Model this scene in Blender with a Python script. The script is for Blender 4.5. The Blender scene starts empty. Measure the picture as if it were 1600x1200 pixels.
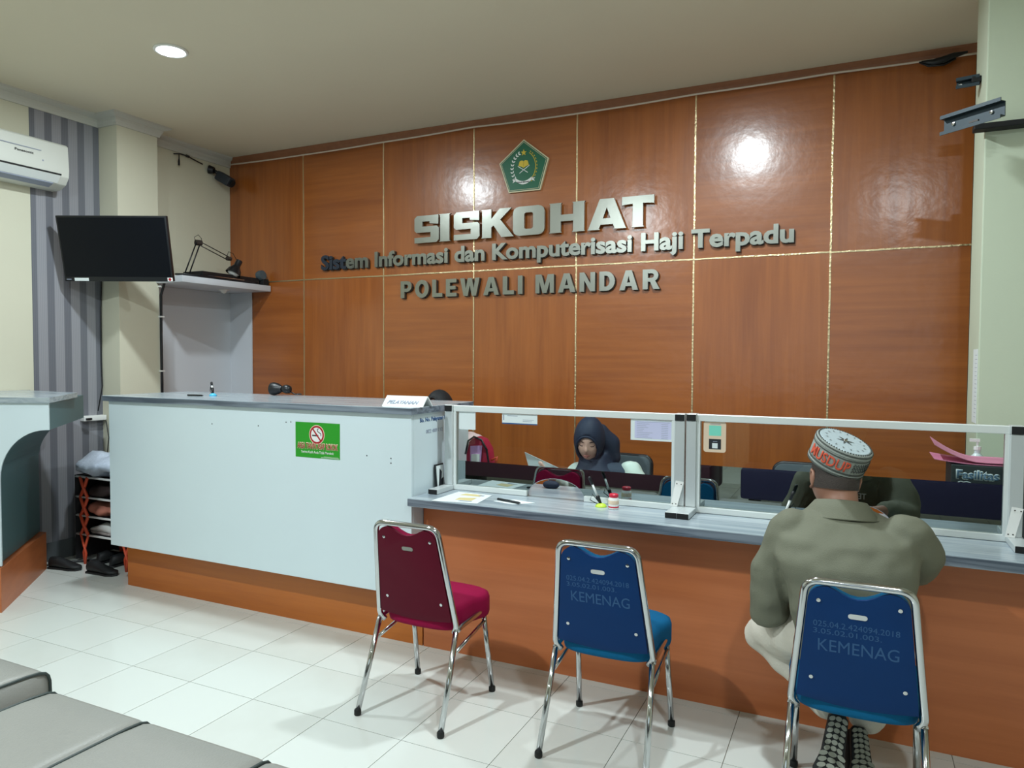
import bpy, bmesh, math, random
from mathutils import Vector as V, Matrix, noise
PI = math.pi
random.seed(7)
C = bpy.context.scene.collection
scn = bpy.context.scene

# ------------------------------------------------------------------ camera
cd = bpy.data.cameras.new('camera'); cam = bpy.data.objects.new('camera', cd); C.objects.link(cam)
yaw, pitch, roll, fpx = -0.444121, -0.037237, 0.005029, 1130.83
fw = V((math.sin(yaw)*math.cos(pitch), math.cos(yaw)*math.cos(pitch), math.sin(pitch)))
rt = V((math.cos(yaw), -math.sin(yaw), 0)); up = rt.cross(fw)
r2 = math.cos(roll)*rt + math.sin(roll)*up; u2 = -math.sin(roll)*rt + math.cos(roll)*up
M = Matrix((r2, u2, -fw)).transposed().to_4x4(); M.translation = V((3.5443, -5.1558, 1.5508))
cam.matrix_world = M
cd.sensor_width = 36; cd.lens = fpx*36/1600; cd.clip_start = .02
scn.camera = cam
# ------------------------------------------------------------------ world, view, lights
w = bpy.data.worlds.new('world'); scn.world = w; w.use_nodes = True
w.node_tree.nodes['Background'].inputs[0].default_value = (.75, .9, 1, 1)
w.node_tree.nodes['Background'].inputs[1].default_value = .6
scn.view_settings.view_transform = 'Standard'; scn.view_settings.look = 'None'
scn.view_settings.gamma = 1; scn.view_settings.use_curve_mapping = False
scn.view_settings.exposure = 0.08
H = 3.425
LAMPS = [(-.3, -1.98, 46), (2.65, -1.74, 54), (.9, -4.4, 104), (3.95, -4.5, 44), (-.6, -6.8, 14), (3.2, -7, 14)]
for x, y, p in LAMPS:
    l = bpy.data.lights.new('downlight_bulb', 'AREA'); l.shape = 'DISK'; l.size = .15; l.energy = p*.95
    l.color = (.84, .955, 1.0); l.spread = PI
    o = bpy.data.objects.new('downlight_bulb', l); o.location = (x, y, H-.022); C.objects.link(o)
# soft fill light added at the rear opening, behind the camera
l = bpy.data.lights.new('rear_fill_light', 'AREA'); l.shape = 'RECTANGLE'; l.size = 4.4; l.size_y = 1.7
l.energy = 14; l.color = (.80, .95, 1.0)
o = bpy.data.objects.new('rear_fill_light', l); o.location = (2.6, -9.3, 1.9); o.rotation_euler = (PI/2, 0, 0); C.objects.link(o)

# ------------------------------------------------------------------ materials
def lin(c):
    return tuple(((v/255)/12.92 if v/255 <= .04045 else ((v/255+.055)/1.055)**2.4) for v in c) + (1,)
def setin(b, k, v):
    if k in b.inputs: b.inputs[k].default_value = v
def mat(name, col, rough=.5, metal=0, bump=0, bscale=40, var=0, vscale=6, spec=.5, coat=0, emit=None, estr=0, sheen=0):
    m = bpy.data.materials.new(name); m.use_nodes = True; nt = m.node_tree; N = nt.nodes; L = nt.links
    b = N['Principled BSDF']; c = lin(col); setin(b, 'Base Color', c); setin(b, 'Roughness', rough); setin(b, 'Metallic', metal)
    setin(b, 'Specular IOR Level', spec); setin(b, 'Coat Weight', coat); setin(b, 'Coat Roughness', .15); setin(b, 'Sheen Weight', sheen)
    if emit: setin(b, 'Emission Color', lin(emit)); setin(b, 'Emission Strength', estr)
    tc = N.new('ShaderNodeTexCoord')
    if bump:
        n = N.new('ShaderNodeTexNoise'); n.inputs['Scale'].default_value = bscale; n.inputs['Detail'].default_value = 4
        L.new(tc.outputs['Object'], n.inputs['Vector'])
        bp = N.new('ShaderNodeBump'); bp.inputs['Strength'].default_value = bump; bp.inputs['Distance'].default_value = .01
        L.new(n.outputs['Fac'], bp.inputs['Height']); L.new(bp.outputs[0], b.inputs['Normal'])
    if var:
        n = N.new('ShaderNodeTexNoise'); n.inputs['Scale'].default_value = vscale; n.inputs['Detail'].default_value = 5
        L.new(tc.outputs['Object'], n.inputs['Vector'])
        mx = N.new('ShaderNodeMix'); mx.data_type = 'RGBA'
        mx.inputs[6].default_value = tuple(v*(1-var) for v in c[:3])+(1,); mx.inputs[7].default_value = tuple(min(1, v*(1+var)) for v in c[:3])+(1,)
        L.new(n.outputs['Fac'], mx.inputs[0]); L.new(mx.outputs[2], b.inputs['Base Color'])
    return m
def wood(name, c1, c2, horizontal, rough=.28, coat=.25, scale=1.0, bump=.06):
    m = bpy.data.materials.new(name); m.use_nodes = True; nt = m.node_tree; N = nt.nodes; L = nt.links
    b = N['Principled BSDF']; setin(b, 'Roughness', rough); setin(b, 'Coat Weight', coat); setin(b, 'Coat Roughness', .2)
    tc = N.new('ShaderNodeTexCoord'); oi = N.new('ShaderNodeObjectInfo')
    ad = N.new('ShaderNodeVectorMath'); ad.operation = 'ADD'; ml = N.new('ShaderNodeVectorMath'); ml.operation = 'SCALE'
    L.new(oi.outputs['Random'], ml.inputs['Scale']); ml.inputs[0].default_value = (13, 7, 19)
    L.new(tc.outputs['Object'], ad.inputs[0]); L.new(ml.outputs[0], ad.inputs[1])
    mp = N.new('ShaderNodeMapping'); L.new(ad.outputs[0], mp.inputs[0])
    mp.inputs['Scale'].default_value = (1.1*scale, 5, 22*scale) if horizontal else (22*scale, 5, 1.1*scale)
    n = N.new('ShaderNodeTexNoise'); n.inputs['Scale'].default_value = 1.0; n.inputs['Detail'].default_value = 7; n.inputs['Roughness'].default_value = .62
    n.inputs['Distortion'].default_value = .35
    L.new(mp.outputs[0], n.inputs['Vector'])
    n2 = N.new('ShaderNodeTexNoise'); n2.inputs['Scale'].default_value = 1.3; n2.inputs['Detail'].default_value = 2
    mp2 = N.new('ShaderNodeMapping'); L.new(ad.outputs[0], mp2.inputs[0]); mp2.inputs['Scale'].default_value = (.7, 1, 4) if horizontal else (4, 1, .7)
    L.new(mp2.outputs[0], n2.inputs['Vector'])
    mm = N.new('ShaderNodeMath'); mm.operation = 'ADD'; L.new(n.outputs['Fac'], mm.inputs[0])
    m3 = N.new('ShaderNodeMath'); m3.operation = 'MULTIPLY'; m3.inputs[1].default_value = .6; L.new(n2.outputs['Fac'], m3.inputs[0]); L.new(m3.outputs[0], mm.inputs[1])
    cr = N.new('ShaderNodeValToRGB'); cr.color_ramp.elements[0].position = .55; cr.color_ramp.elements[1].position = 1.05
    cr.color_ramp.elements[0].color = lin(c1); cr.color_ramp.elements[1].color = lin(c2)
    L.new(mm.outputs[0], cr.inputs[0]); L.new(cr.outputs[0], b.inputs['Base Color'])
    nb = N.new('ShaderNodeTexNoise'); nb.inputs['Scale'].default_value = 14; nb.inputs['Detail'].default_value = 3
    L.new(tc.outputs['Object'], nb.inputs['Vector'])
    bp = N.new('ShaderNodeBump'); bp.inputs['Strength'].default_value = bump; bp.inputs['Distance'].default_value = .02
    L.new(nb.outputs['Fac'], bp.inputs['Height']); L.new(bp.outputs[0], b.inputs['Normal']); 
    if 'Coat Normal' in b.inputs: L.new(bp.outputs[0], b.inputs['Coat Normal'])
    return m
m_woodv = wood('wood_panel_vertical', (142, 74, 24), (168, 94, 36), False, rough=.36, coat=.9)
m_woodh = wood('wood_panel_horizontal', (142, 74, 24), (168, 94, 36), True, rough=.36, coat=.9)
m_wooddesk = wood('wood_counter', (176, 98, 54), (194, 113, 66), True, rough=.4, coat=.1, scale=.8, bump=.02)
m_woodplinth = wood('wood_plinth', (168, 90, 28), (188, 106, 36), True, rough=.4, coat=.1, scale=.8, bump=.02)
m_woodtrim = mat('wood_moulding', (150, 98, 68), .45, var=.2, vscale=20)
m_gold = mat('gold_strip', (222, 202, 160), .28, metal=.9, bump=.5, bscale=60)
m_cream = mat('cream_wall', (210, 207, 186), .75, bump=.05, bscale=90, var=.03, vscale=2)
m_creamgreen = mat('cream_pillar', (200, 209, 186), .6, bump=.05, bscale=90, var=.03, vscale=2)
m_cornice = mat('cornice_plaster', (200, 200, 192), .7)
m_white = mat('white_laminate', (212, 226, 231), .38, var=.02, vscale=3)
m_whitepanel = mat('white_board', (205, 208, 214), .5)
m_greyedge = mat('grey_edge', (176, 182, 176), .5)
m_alu = mat('aluminium', (205, 210, 210), .35, metal=.35, spec=.6)
m_alul = mat('aluminium_light', (225, 230, 228), .4, metal=.1)
m_black = mat('black_plastic', (14, 17, 22), .4)
m_blackm = mat('black_matte', (9, 11, 14), .7)
m_screen = mat('tv_screen', (6, 10, 18), .3, spec=.22)
m_chrome = mat('chrome', (200, 202, 204), .12, metal=1)
m_steel = mat('brushed_steel', (156, 158, 150), .3, metal=.95, bump=.12, bscale=5)
m_steeld = mat('steel_film_dark', (70, 78, 92), .35, metal=.7)
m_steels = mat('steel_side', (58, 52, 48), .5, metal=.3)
m_red = mat('maroon_fabric', (140, 2, 58), .8, bump=.3, bscale=400, var=.1, vscale=60, spec=.2)
m_redb = mat('maroon_board', (84, 0, 28), .6, spec=.2, var=.08, vscale=10)
m_blue = mat('blue_fabric', (2, 92, 136), .8, bump=.3, bscale=400, var=.1, vscale=60, spec=.2)
m_blueb = mat('navy_board', (2, 48, 98), .6, spec=.2, var=.1, vscale=8)
m_kem = mat('faded_print', (36, 82, 128), .6)
m_rubber = mat('rubber', (16, 18, 18), .6)
m_bench = mat('grey_leather', (134, 133, 127), .4, bump=.12, bscale=160, var=.05, vscale=4)
m_piping = mat('dark_piping', (52, 62, 60), .45)
m_green = mat('sign_green', (34, 150, 30), .5)
m_signred = mat('sign_red', (168, 16, 32), .5)
m_signwhite = mat('sign_white', (235, 235, 232), .5)
m_ink = mat('ink', (30, 34, 40), .6)
m_inkblue = mat('ink_blue', (44, 88, 140), .6)
m_inkgrey = mat('ink_grey', (150, 158, 176), .6)
m_paper = mat('paper', (228, 236, 236), .6)
m_paperlil = mat('paper_lilac', (206, 206, 236), .6)
m_pink = mat('pink_paper', (226, 140, 172), .6)
m_peach = mat('peach_card', (232, 208, 182), .5)
m_mint = mat('mint', (128, 222, 200), .5)
m_tan = mat('tan_print', (214, 196, 140), .6)
m_crest = mat('crest_green', (10, 96, 66), .4)
m_crestgold = mat('crest_gold', (206, 180, 60), .4, metal=.2)
m_crestedge = mat('crest_cream', (214, 204, 170), .4)
m_teal = mat('teal_laminate', (74, 104, 108), .45)
m_skin = mat('skin_tan', (156, 112, 92), .5, var=.08, vscale=14)
m_skinw = mat('skin_light', (226, 182, 164), .5)
m_hair = mat('short_hair', (66, 58, 54), .8, bump=.4, bscale=300, var=.2, vscale=120)
m_jacket = mat('khaki_jacket', (108, 109, 92), .8, bump=.2, bscale=260, var=.05, vscale=8)
m_tee = mat('dark_shirt', (38, 44, 44), .8)
m_trouser = mat('stone_trousers', (206, 200, 186), .8, bump=.2, bscale=200)
m_sole = mat('shoe_sole', (150, 152, 140), .6)
m_shoe = mat('shoe_black', (20, 22, 24), .6)
m_cap = mat('cap_grey', (146, 152, 146), .7, bump=.4, bscale=320, var=.12, vscale=90)
m_capd = mat('cap_dark_band', (70, 74, 70), .8, bump=.4, bscale=320)
m_capred = mat('cap_red_thread', (206, 84, 58), .7)
m_captop = mat('cap_top', (188, 204, 210), .45, metal=.2)
m_hijab = mat('navy_hijab', (24, 38, 60), .7, var=.1, vscale=10)
m_hijabk = mat('black_hijab', (12, 13, 17), .7)
m_vest = mat('slate_vest', (52, 66, 82), .8)
m_blouse = mat('white_blouse', (216, 232, 222), .8)
m_pinkcl = mat('pale_pink_cloth', (226, 196, 196), .8)
m_lips = mat('lips', (186, 118, 110), .5)
m_brow = mat('brow_dark', (48, 34, 32), .7)
m_offchair = mat('office_chair_grey', (74, 86, 92), .55)
m_bagred = mat('bag_red', (178, 22, 60), .6)
m_lime = mat('lime_plastic', (196, 226, 70), .4)
m_jarred = mat('jar_red', (206, 30, 60), .35)
m_orange = mat('orange_plastic', (206, 78, 46), .5)
m_shelf = mat('rack_shelf', (200, 188, 184), .5)
m_cloth1 = mat('salmon_cloth', (206, 130, 110), .8)
m_cyan = mat('cyan_plastic', (70, 180, 220), .4)
m_rail = mat('rail_slate', (34, 50, 58), .5, metal=.2)
m_ac = mat('ac_plastic', (212, 214, 206), .4)
m_sofa = mat('dark_sofa', (44, 22, 52), .6)
m_olive = mat('olive_door', (96, 92, 60), .6)
m_dark = mat('dark_cabinet', (58, 66, 66), .6)
m_grout = mat('grout', (150, 142, 128), .8)
m_ceil = mat('ceiling_paint', (224, 216, 194), .85, var=.05, vscale=1.2)
m_bottle = mat('clear_white_bottle', (214, 224, 226), .3)

def marble(name, base, dark, rough, horiz=True):
    m = bpy.data.materials.new(name); m.use_nodes = True; nt = m.node_tree; N = nt.nodes; L = nt.links
    b = N['Principled BSDF']; setin(b, 'Roughness', rough)
    tc = N.new('ShaderNodeTexCoord'); mp = N.new('ShaderNodeMapping'); mp.inputs['Scale'].default_value = (1.2, 16, 30)
    L.new(tc.outputs['Object'], mp.inputs[0])
    n = N.new('ShaderNodeTexNoise'); n.inputs['Scale'].default_value = 1.3; n.inputs['Detail'].default_value = 7; n.inputs['Distortion'].default_value = .8
    L.new(mp.outputs[0], n.inputs['Vector'])
    cr = N.new('ShaderNodeValToRGB'); cr.color_ramp.elements[0].position = .38; cr.color_ramp.elements[1].position = .62
    cr.color_ramp.elements[0].color = lin(dark); cr.color_ramp.elements[1].color = lin(base)
    L.new(n.outputs['Fac'], cr.inputs[0]); L.new(cr.outputs[0], b.inputs['Base Color'])
    return m
m_worktop = marble('grey_streaked_laminate', (172, 182, 187), (142, 154, 163), .2)
m_topedge = marble('slate_edge', (128, 138, 150), (76, 86, 99), .35)
def tilemat():
    m = bpy.data.materials.new('floor_tile'); m.use_nodes = True; nt = m.node_tree; N = nt.nodes; L = nt.links
    b = N['Principled BSDF']; setin(b, 'Roughness', .16); setin(b, 'Specular IOR Level', .45)
    tc = N.new('ShaderNodeTexCoord'); oi = N.new('ShaderNodeObjectInfo')
    n = N.new('ShaderNodeTexNoise'); n.inputs['Scale'].default_value = 5; n.inputs['Detail'].default_value = 4
    L.new(tc.outputs['Object'], n.inputs['Vector'])
    a = N.new('ShaderNodeMath'); a.operation = 'ADD'; L.new(n.outputs['Fac'], a.inputs[0]); L.new(oi.outputs['Random'], a.inputs[1])
    cr = N.new('ShaderNodeValToRGB'); cr.color_ramp.elements[0].position = .3; cr.color_ramp.elements[1].position = 1.6
    cr.color_ramp.elements[0].color = lin((199, 201, 194)); cr.color_ramp.elements[1].color = lin((206, 209, 203))
    L.new(a.outputs[0], cr.inputs[0]); L.new(cr.outputs[0], b.inputs['Base Color'])
    return m
m_tile = tilemat()
def wallpaper():
    m = bpy.data.materials.new('striped_wallpaper'); m.use_nodes = True; nt = m.node_tree; N = nt.nodes; L = nt.links
    b = N['Principled BSDF']; setin(b, 'Roughness', .6)
    tc = N.new('ShaderNodeTexCoord'); sx = N.new('ShaderNodeSeparateXYZ'); L.new(tc.outputs['Object'], sx.inputs[0])
    def wav(per, ph, lo, hi):
        a = N.new('ShaderNodeMath'); a.operation = 'MULTIPLY'; a.inputs[1].default_value = 2*PI/per; L.new(sx.outputs['Y'], a.inputs[0])
        s = N.new('ShaderNodeMath'); s.operation = 'SINE'
        d = N.new('ShaderNodeMath'); d.operation = 'ADD'; d.inputs[1].default_value = ph; L.new(a.outputs[0], d.inputs[0]); L.new(d.outputs[0], s.inputs[0])
        r = N.new('ShaderNodeMapRange'); r.inputs[1].default_value = lo; r.inputs[2].default_value = hi; L.new(s.outputs[0], r.inputs[0])
        return r.outputs[0]
    w1 = wav(.125, .8, .1, .3); w2 = wav(.0135, 0, -1, 1)
    m1 = N.new('ShaderNodeMix'); m1.data_type = 'RGBA'; m1.inputs[6].default_value = lin((152, 152, 158)); m1.inputs[7].default_value = lin((112, 114, 122)); L.new(w1, m1.inputs[0])
    m2 = N.new('ShaderNodeMix'); m2.data_type = 'RGBA'; m2.blend_type = 'MULTIPLY'; m2.inputs[0].default_value = .35
    L.new(m1.outputs[2], m2.inputs[6])
    cr = N.new('ShaderNodeValToRGB'); cr.color_ramp.elements[0].color = (.6, .6, .62, 1); cr.color_ramp.elements[1].color = (1, 1, 1, 1); L.new(w2, cr.inputs[0])
    L.new(cr.outputs[0], m2.inputs[7]); L.new(m2.outputs[2], b.inputs['Base Color'])
    return m
m_paperwall = wallpaper()
def glassmat(name, tcol, gcol, fac_fresnel, extra, rough=0.0):
    m = bpy.data.materials.new(name); m.use_nodes = True; nt = m.node_tree; N = nt.nodes; L = nt.links
    N.remove(N['Principled BSDF']); out = N['Material Output']
    t = N.new('ShaderNodeBsdfTransparent'); t.inputs[0].default_value = tcol
    g = N.new('ShaderNodeBsdfGlossy'); g.inputs[0].default_value = gcol; g.inputs['Roughness'].default_value = rough
    f = N.new('ShaderNodeFresnel'); f.inputs[0].default_value = 1.45
    a = N.new('ShaderNodeMath'); a.operation = 'MULTIPLY_ADD'; a.inputs[1].default_value = fac_fresnel; a.inputs[2].default_value = extra; a.use_clamp = True
    L.new(f.outputs[0], a.inputs[0]); mx = N.new('ShaderNodeMixShader'); L.new(a.outputs[0], mx.inputs[0]); L.new(t.outputs[0], mx.inputs[1]); L.new(g.outputs[0], mx.inputs[2])
    L.new(mx.outputs[0], out.inputs[0]); return m
m_glass = glassmat('clear_glass', (.92, .96, .95, 1), (1, 1, 1, 1), .9, .0)
m_film = glassmat('mirror_film', (.05, .06, .06, 1), (.62, .72, .72, 1), .3, .55)
m_lampglow = mat('lamp_glow', (255, 255, 255), .5, emit=(235, 250, 255), estr=6)

# ------------------------------------------------------------------ builders
def wm(o):
    m = Matrix.Translation(o.location) @ o.rotation_euler.to_matrix().to_4x4()
    return (wm(o.parent) @ m) if o.parent else m
class MB:
    def __init__(s): s.bm = bmesh.new()
    def add(s, verts, faces, M=None):
        vs = [s.bm.verts.new((M @ V(v)) if M else V(v)) for v in verts]
        for f in faces:
            try: s.bm.faces.new([vs[i] for i in f])
            except ValueError: pass
        return s
    def box(s, x0, x1, y0, y1, z0, z1, M=None):
        vs = [(x, y, z) for z in (z0, z1) for y in (y0, y1) for x in (x0, x1)]
        return s.add(vs, [(0, 2, 3, 1), (4, 5, 7, 6), (0, 1, 5, 4), (2, 6, 7, 3), (0, 4, 6, 2), (1, 3, 7, 5)], M)
    def prism(s, poly, d0, d1, M=None):       # poly in local XY, extruded along local Z
        n = len(poly); vs = [(x, y, d0) for x, y in poly] + [(x, y, d1) for x, y in poly]
        fs = [tuple(range(n))[::-1], tuple(range(n, 2*n))] + [(i, (i+1) % n, n+(i+1) % n, n+i) for i in range(n)]
        return s.add(vs, fs, M)
    def tube(s, pts, r, n=10, caps=True, M=None, closed=False):
        pts = [V(p) for p in pts]; rs = r if isinstance(r, (list, tuple)) else [r]*len(pts)
        rings = []; prev = None; m = len(pts)
        for i, p in enumerate(pts):
            if closed: t = pts[(i+1) % m]-pts[i-1]
            else: t = pts[min(i+1, m-1)]-pts[max(i-1, 0)]
            if t.length < 1e-9: t = V((0, 0, 1))
            t.normalize()
            if prev is None:
                a = V((0, 0, 1)) if abs(t.z) < .9 else V((1, 0, 0)); u = t.cross(a).normalized()
            else: u = (prev - t*prev.dot(t)).normalized()
            v = t.cross(u); prev = u
            rings.append([p + (u*math.cos(2*PI*k/n)+v*math.sin(2*PI*k/n))*rs[i] for k in range(n)])
        return s.loft(rings, caps, M, closed)
    def loft(s, rings, caps=True, M=None, closed=False):
        n = len(rings[0]); m = len(rings); vs = [p for r in rings for p in r]; fs = []
        for i in range(m if closed else m-1):
            j = (i+1) % m
            for k in range(n):
                fs.append((i*n+k, i*n+(k+1) % n, j*n+(k+1) % n, j*n+k))
        if caps and not closed: fs += [tuple(range(n))[::-1], tuple(range((m-1)*n, m*n))]
        return s.add(vs, fs, M)
    def lathe(s, prof, n=20, M=None):
        rings = [[V((max(r, 1e-4)*math.cos(2*PI*k/n), max(r, 1e-4)*math.sin(2*PI*k/n), z)) for k in range(n)] for r, z in prof]
        return s.loft(rings, True, M)
    def ball(s, c, r, n=12, M=None):
        c = V(c); r = r if isinstance(r, (tuple, list)) else (r, r, r); rings = []
        for i in range(1, n):
            a = PI*i/n; rings.append([V((c.x+r[0]*math.sin(a)*math.cos(2*PI*k/(2*n)), c.y+r[1]*math.sin(a)*math.sin(2*PI*k/(2*n)), c.z-r[2]*math.cos(a))) for k in range(2*n)])
        return s.loft(rings, True, M)
    def build(s, name, m, parent=None, smooth=False, bevel=0, world=False, origin=None, seg=2, sub=0):
        bm = s.bm; bmesh.ops.recalc_face_normals(bm, faces=bm.faces)
        if bevel:
            es = [e for e in bm.edges if len(e.link_faces) == 2 and e.calc_face_angle(0) > .5]
            bmesh.ops.bevel(bm, geom=es, offset=bevel, segments=seg, affect='EDGES', profile=.6, clamp_overlap=True)
        if world and parent:
            bm.transform(wm(parent).inverted())
        if origin: bm.transform(Matrix.Translation(-V(origin)))
        me = bpy.data.meshes.new(name); bm.to_mesh(me); bm.free(); me.materials.append(m)
        if smooth:
            me.shade_smooth()
            if bevel or smooth == 'auto':
                try: me.set_sharp_from_angle(angle=.7)
                except Exception: pass
        o = bpy.data.objects.new(name, me); C.objects.link(o)
        if parent: o.parent = parent
        if origin: o.location = origin
        if sub:
            md = o.modifiers.new('sub', 'SUBSURF'); md.levels = sub; md.render_levels = sub
        return o
def tag(o, label, cat, group=None, kind=None):
    o['label'] = label; o['category'] = cat
    if group: o['group'] = group
    if kind: o['kind'] = kind
    return o
def thing(name, label, cat, loc=(0, 0, 0), rz=0, group=None):
    o = bpy.data.objects.new(name, None); C.objects.link(o); o.location = loc; o.rotation_euler = (0, 0, rz); o.empty_display_size = .1
    return tag(o, label, cat, group)
def struct(o): o['kind'] = 'structure'; return o
def copy_tree(o, parent=None):
    c = o.copy(); C.objects.link(c); c.parent = parent
    for ch in list(o.children): copy_tree(ch, c)
    return c
def frame(o, x, y):
    x = V(x).normalized(); y = V(y); y = (y-x*y.dot(x)).normalized(); z = x.cross(y)
    m = Matrix((x, y, z)).transposed().to_4x4(); m.translation = V(o); return m
def wallF(x, z, y=0): return frame((x, y, z), (1, 0, 0), (0, 0, 1))
def rrect(x0, x1, y0, y1, r, n=4):
    p = []
    for cx, cy, a0 in ((x1-r, y1-r, 0), (x0+r, y1-r, PI/2), (x0+r, y0+r, PI), (x1-r, y0+r, 1.5*PI)):
        for k in range(n+1): a = a0+PI/2*k/n; p.append((cx+r*math.cos(a), cy+r*math.sin(a)))
    return p
def text_bm(s, M, width=None, height=None, extrude=.001, offset=0.0, space=1.0, shear=0, res=3):
    cu = bpy.data.curves.new('t', 'FONT'); cu.body = s; cu.size = 1; cu.extrude = 0; cu.offset = offset; cu.space_character = space
    cu.resolution_u = res; cu.shear = shear; cu.align_x = 'LEFT'; cu.fill_mode = 'FRONT'
    ob = bpy.data.objects.new('t', cu); C.objects.link(ob)
    dg = bpy.context.evaluated_depsgraph_get(); me = bpy.data.meshes.new_from_object(ob.evaluated_get(dg))
    bpy.data.objects.remove(ob); bpy.data.curves.remove(cu)
    bm = bmesh.new(); bm.from_mesh(me); bpy.data.meshes.remove(me)
    if not bm.verts: return bm
    bmesh.ops.remove_doubles(bm, verts=bm.verts, dist=1e-5)
    x0 = min(v.co.x for v in bm.verts); x1 = max(v.co.x for v in bm.verts)
    y0 = min(v.co.y for v in bm.verts); y1 = max(v.co.y for v in bm.verts)
    sy = height/(y1-y0) if height else None; sx = width/(x1-x0) if width else sy
    if sy is None: sy = sx
    for v in bm.verts: v.co = V(((v.co.x-x0)*sx, (v.co.y-y0)*sy, 0))
    if extrude:
        g = bmesh.ops.extrude_face_region(bm, geom=bm.faces[:])
        for v in g['geom']:
            if isinstance(v, bmesh.types.BMVert): v.co.z += extrude
    bm.transform(M)
    return bm
def text(name, s, M, m, parent, world=True, **k):
    b = MB(); b.bm.free(); b.bm = text_bm(s, M, **k)
    return b.build(name, m, parent, world=world)
def split_letters(bm):
    bm.verts.ensure_lookup_table(); seen = set(); isl = []
    for v in bm.verts:
        if v in seen: continue
        st = [v]; seen.add(v); comp = []
        while st:
            a = st.pop(); comp.append(a)
            for e in a.link_edges:
                b = e.other_vert(a)
                if b not in seen: seen.add(b); st.append(b)
        xs = [q.co.x for q in comp]; isl.append([min(xs), max(xs), comp])
    isl.sort(key=lambda t: t[0]); out = []
    for a, b, c in isl:
        if out:
            p = out[-1]; ov = min(b, p[1])-max(a, p[0])
            if ov > .5*min(b-a, p[1]-p[0]): p[0] = min(a, p[0]); p[1] = max(b, p[1]); p[2] += c; continue
        out.append([a, b, list(c)])
    res = []
    for a, b, c in out:
        idx = {v: i for i, v in enumerate(c)}
        fs = set(f for v in c for f in v.link_faces)
        res.append(([v.co.copy() for v in c], [[idx[v] for v in f.verts] for f in fs]))
    return res
def blob(name, chains, m, parent, voxel=.012, smooth=6, rings=(), extra=None):
    """one continuous surface out of tapered limbs: overlapping closed tubes fused by a voxel remesh"""
    b = MB()
    for ch in chains:
        pts = [V(p[:3]) for p in ch]; rs = [p[3] for p in ch]; P = []; Rr = []
        for i in range(len(pts)-1):
            for k in range(5):
                t = k/5; P.append(pts[i].lerp(pts[i+1], t)); q = t*t*(3-2*t); Rr.append(rs[i]*(1-q)+rs[i+1]*q)
        P.append(pts[-1]); Rr.append(rs[-1])
        d0 = (P[0]-P[1]).normalized(); d1 = (P[-1]-P[-2]).normalized()
        pre = [(P[0]+d0*Rr[0]*math.sin(a), Rr[0]*math.cos(a)) for a in (1.45, 1.1, .7, .35)]
        post = [(P[-1]+d1*Rr[-1]*math.sin(a), Rr[-1]*math.cos(a)) for a in (.35, .7, 1.1, 1.45)]
        P = [p for p, _ in pre]+P+[p for p, _ in post]; Rr = [r for _, r in pre]+Rr+[r for _, r in post]
        b.tube(P, Rr, 14)
    for rg in rings:        # (centre, halfwidth vector, halfdepth vector)
        b.loft([[V(c)+V(u)*math.copysign(abs(math.cos(a))**.85, math.cos(a))+V(v)*math.copysign(abs(math.sin(a))**.85, math.sin(a)) for a in [2*PI*k/24 for k in range(24)]] for c, u, v in rg])
    if extra: extra(b)
    o = b.build(name, m, None)
    md = o.modifiers.new('r', 'REMESH'); md.mode = 'VOXEL'; md.voxel_size = voxel
    ms = o.modifiers.new('s', 'SMOOTH'); ms.factor = .5; ms.iterations = smooth
    dg = bpy.context.evaluated_depsgraph_get(); dg.update()
    me = bpy.data.meshes.new_from_object(o.evaluated_get(dg)); o.modifiers.clear(); old = o.data; o.data = me
    bpy.data.meshes.remove(old)
    # drop inner shells left by overlapping tubes
    bm = bmesh.new(); bm.from_mesh(me)
    if parent: bm.transform(wm(parent).inverted())
    bm.to_mesh(me); bm.free(); me.name = name
    me.materials.clear(); me.materials.append(m); me.shade_smooth()
    if parent: o.parent = parent
    return o
def wrinkle(o, amp, sc, seed=0):
    for v in o.data.vertices:
        n = noise.noise_vector(v.co*sc+V((seed, 0, 0))); v.co += v.normal*(n.x*amp) 
    return o

# ================================================================== ROOM
floor = struct(MB().box(-2.1, 6.6, -9.6, .1, -.1, -.006).build('floor', m_grout))
tb = MB().box(-.1985, .1985, -.1985, .1985, -.005, 0)
tile0 = tb.build('tile', m_tile, floor); first = True; rest = MB()
for i in range(-8, 15):
    for j in range(-18, 6):
        cx, cy = 1.1125+.4*i+.2, -2.353+.4*j+.2
        x0, x1 = max(cx-.1985, -1.90), min(cx+.1985, 6.5); y0, y1 = max(cy-.1985, -9.5), min(cy+.1985, 0)
        if x1-x0 < .02 or y1-y0 < .02: continue
        near = cy < -1.3 and cy > -5.2 and cx > -2 and cx < 4.7
        full = (x1-x0 > .39 and y1-y0 > .39)
        if near and full:
            if first: o = tile0; first = False
            else: o = tile0.copy(); C.objects.link(o)
            o.location = (cx, cy, 0)
        else: rest.box(x0, x1, y0, y1, -.005, 0)
o = rest.build('tile_remainder', m_tile, floor); o['kind'] = 'stuff'
ceiling = struct(MB().box(-2.1, 6.6, -9.6, .1, H, H+.1).build('ceiling', m_ceil))
XL = -1.906
struct(MB().box(XL-.1, XL, -9.6, .1, -.1, H).build('wall_left', m_cream))
wp = MB().box(XL, XL+.003, -1.87, -1.337, .14, 3.34).build('wallpaper_strip', m_paperwall, bpy.data.objects['wall_left'])
wp2 = MB().box(XL, XL+.003, -3.2, -1.87, .14, 1.1).build('wallpaper_strip', m_cream, bpy.data.objects['wall_left'])
struct(MB().box(XL, XL+.012, -9, -1.337, 0, .14).build('baseboard_left', mat('grey_baseboard', (92, 98, 102), .5)))
struct(MB().box(6.5, 6.6, -9.6, .1, 0, H).build('wall_right', m_cream))
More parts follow.
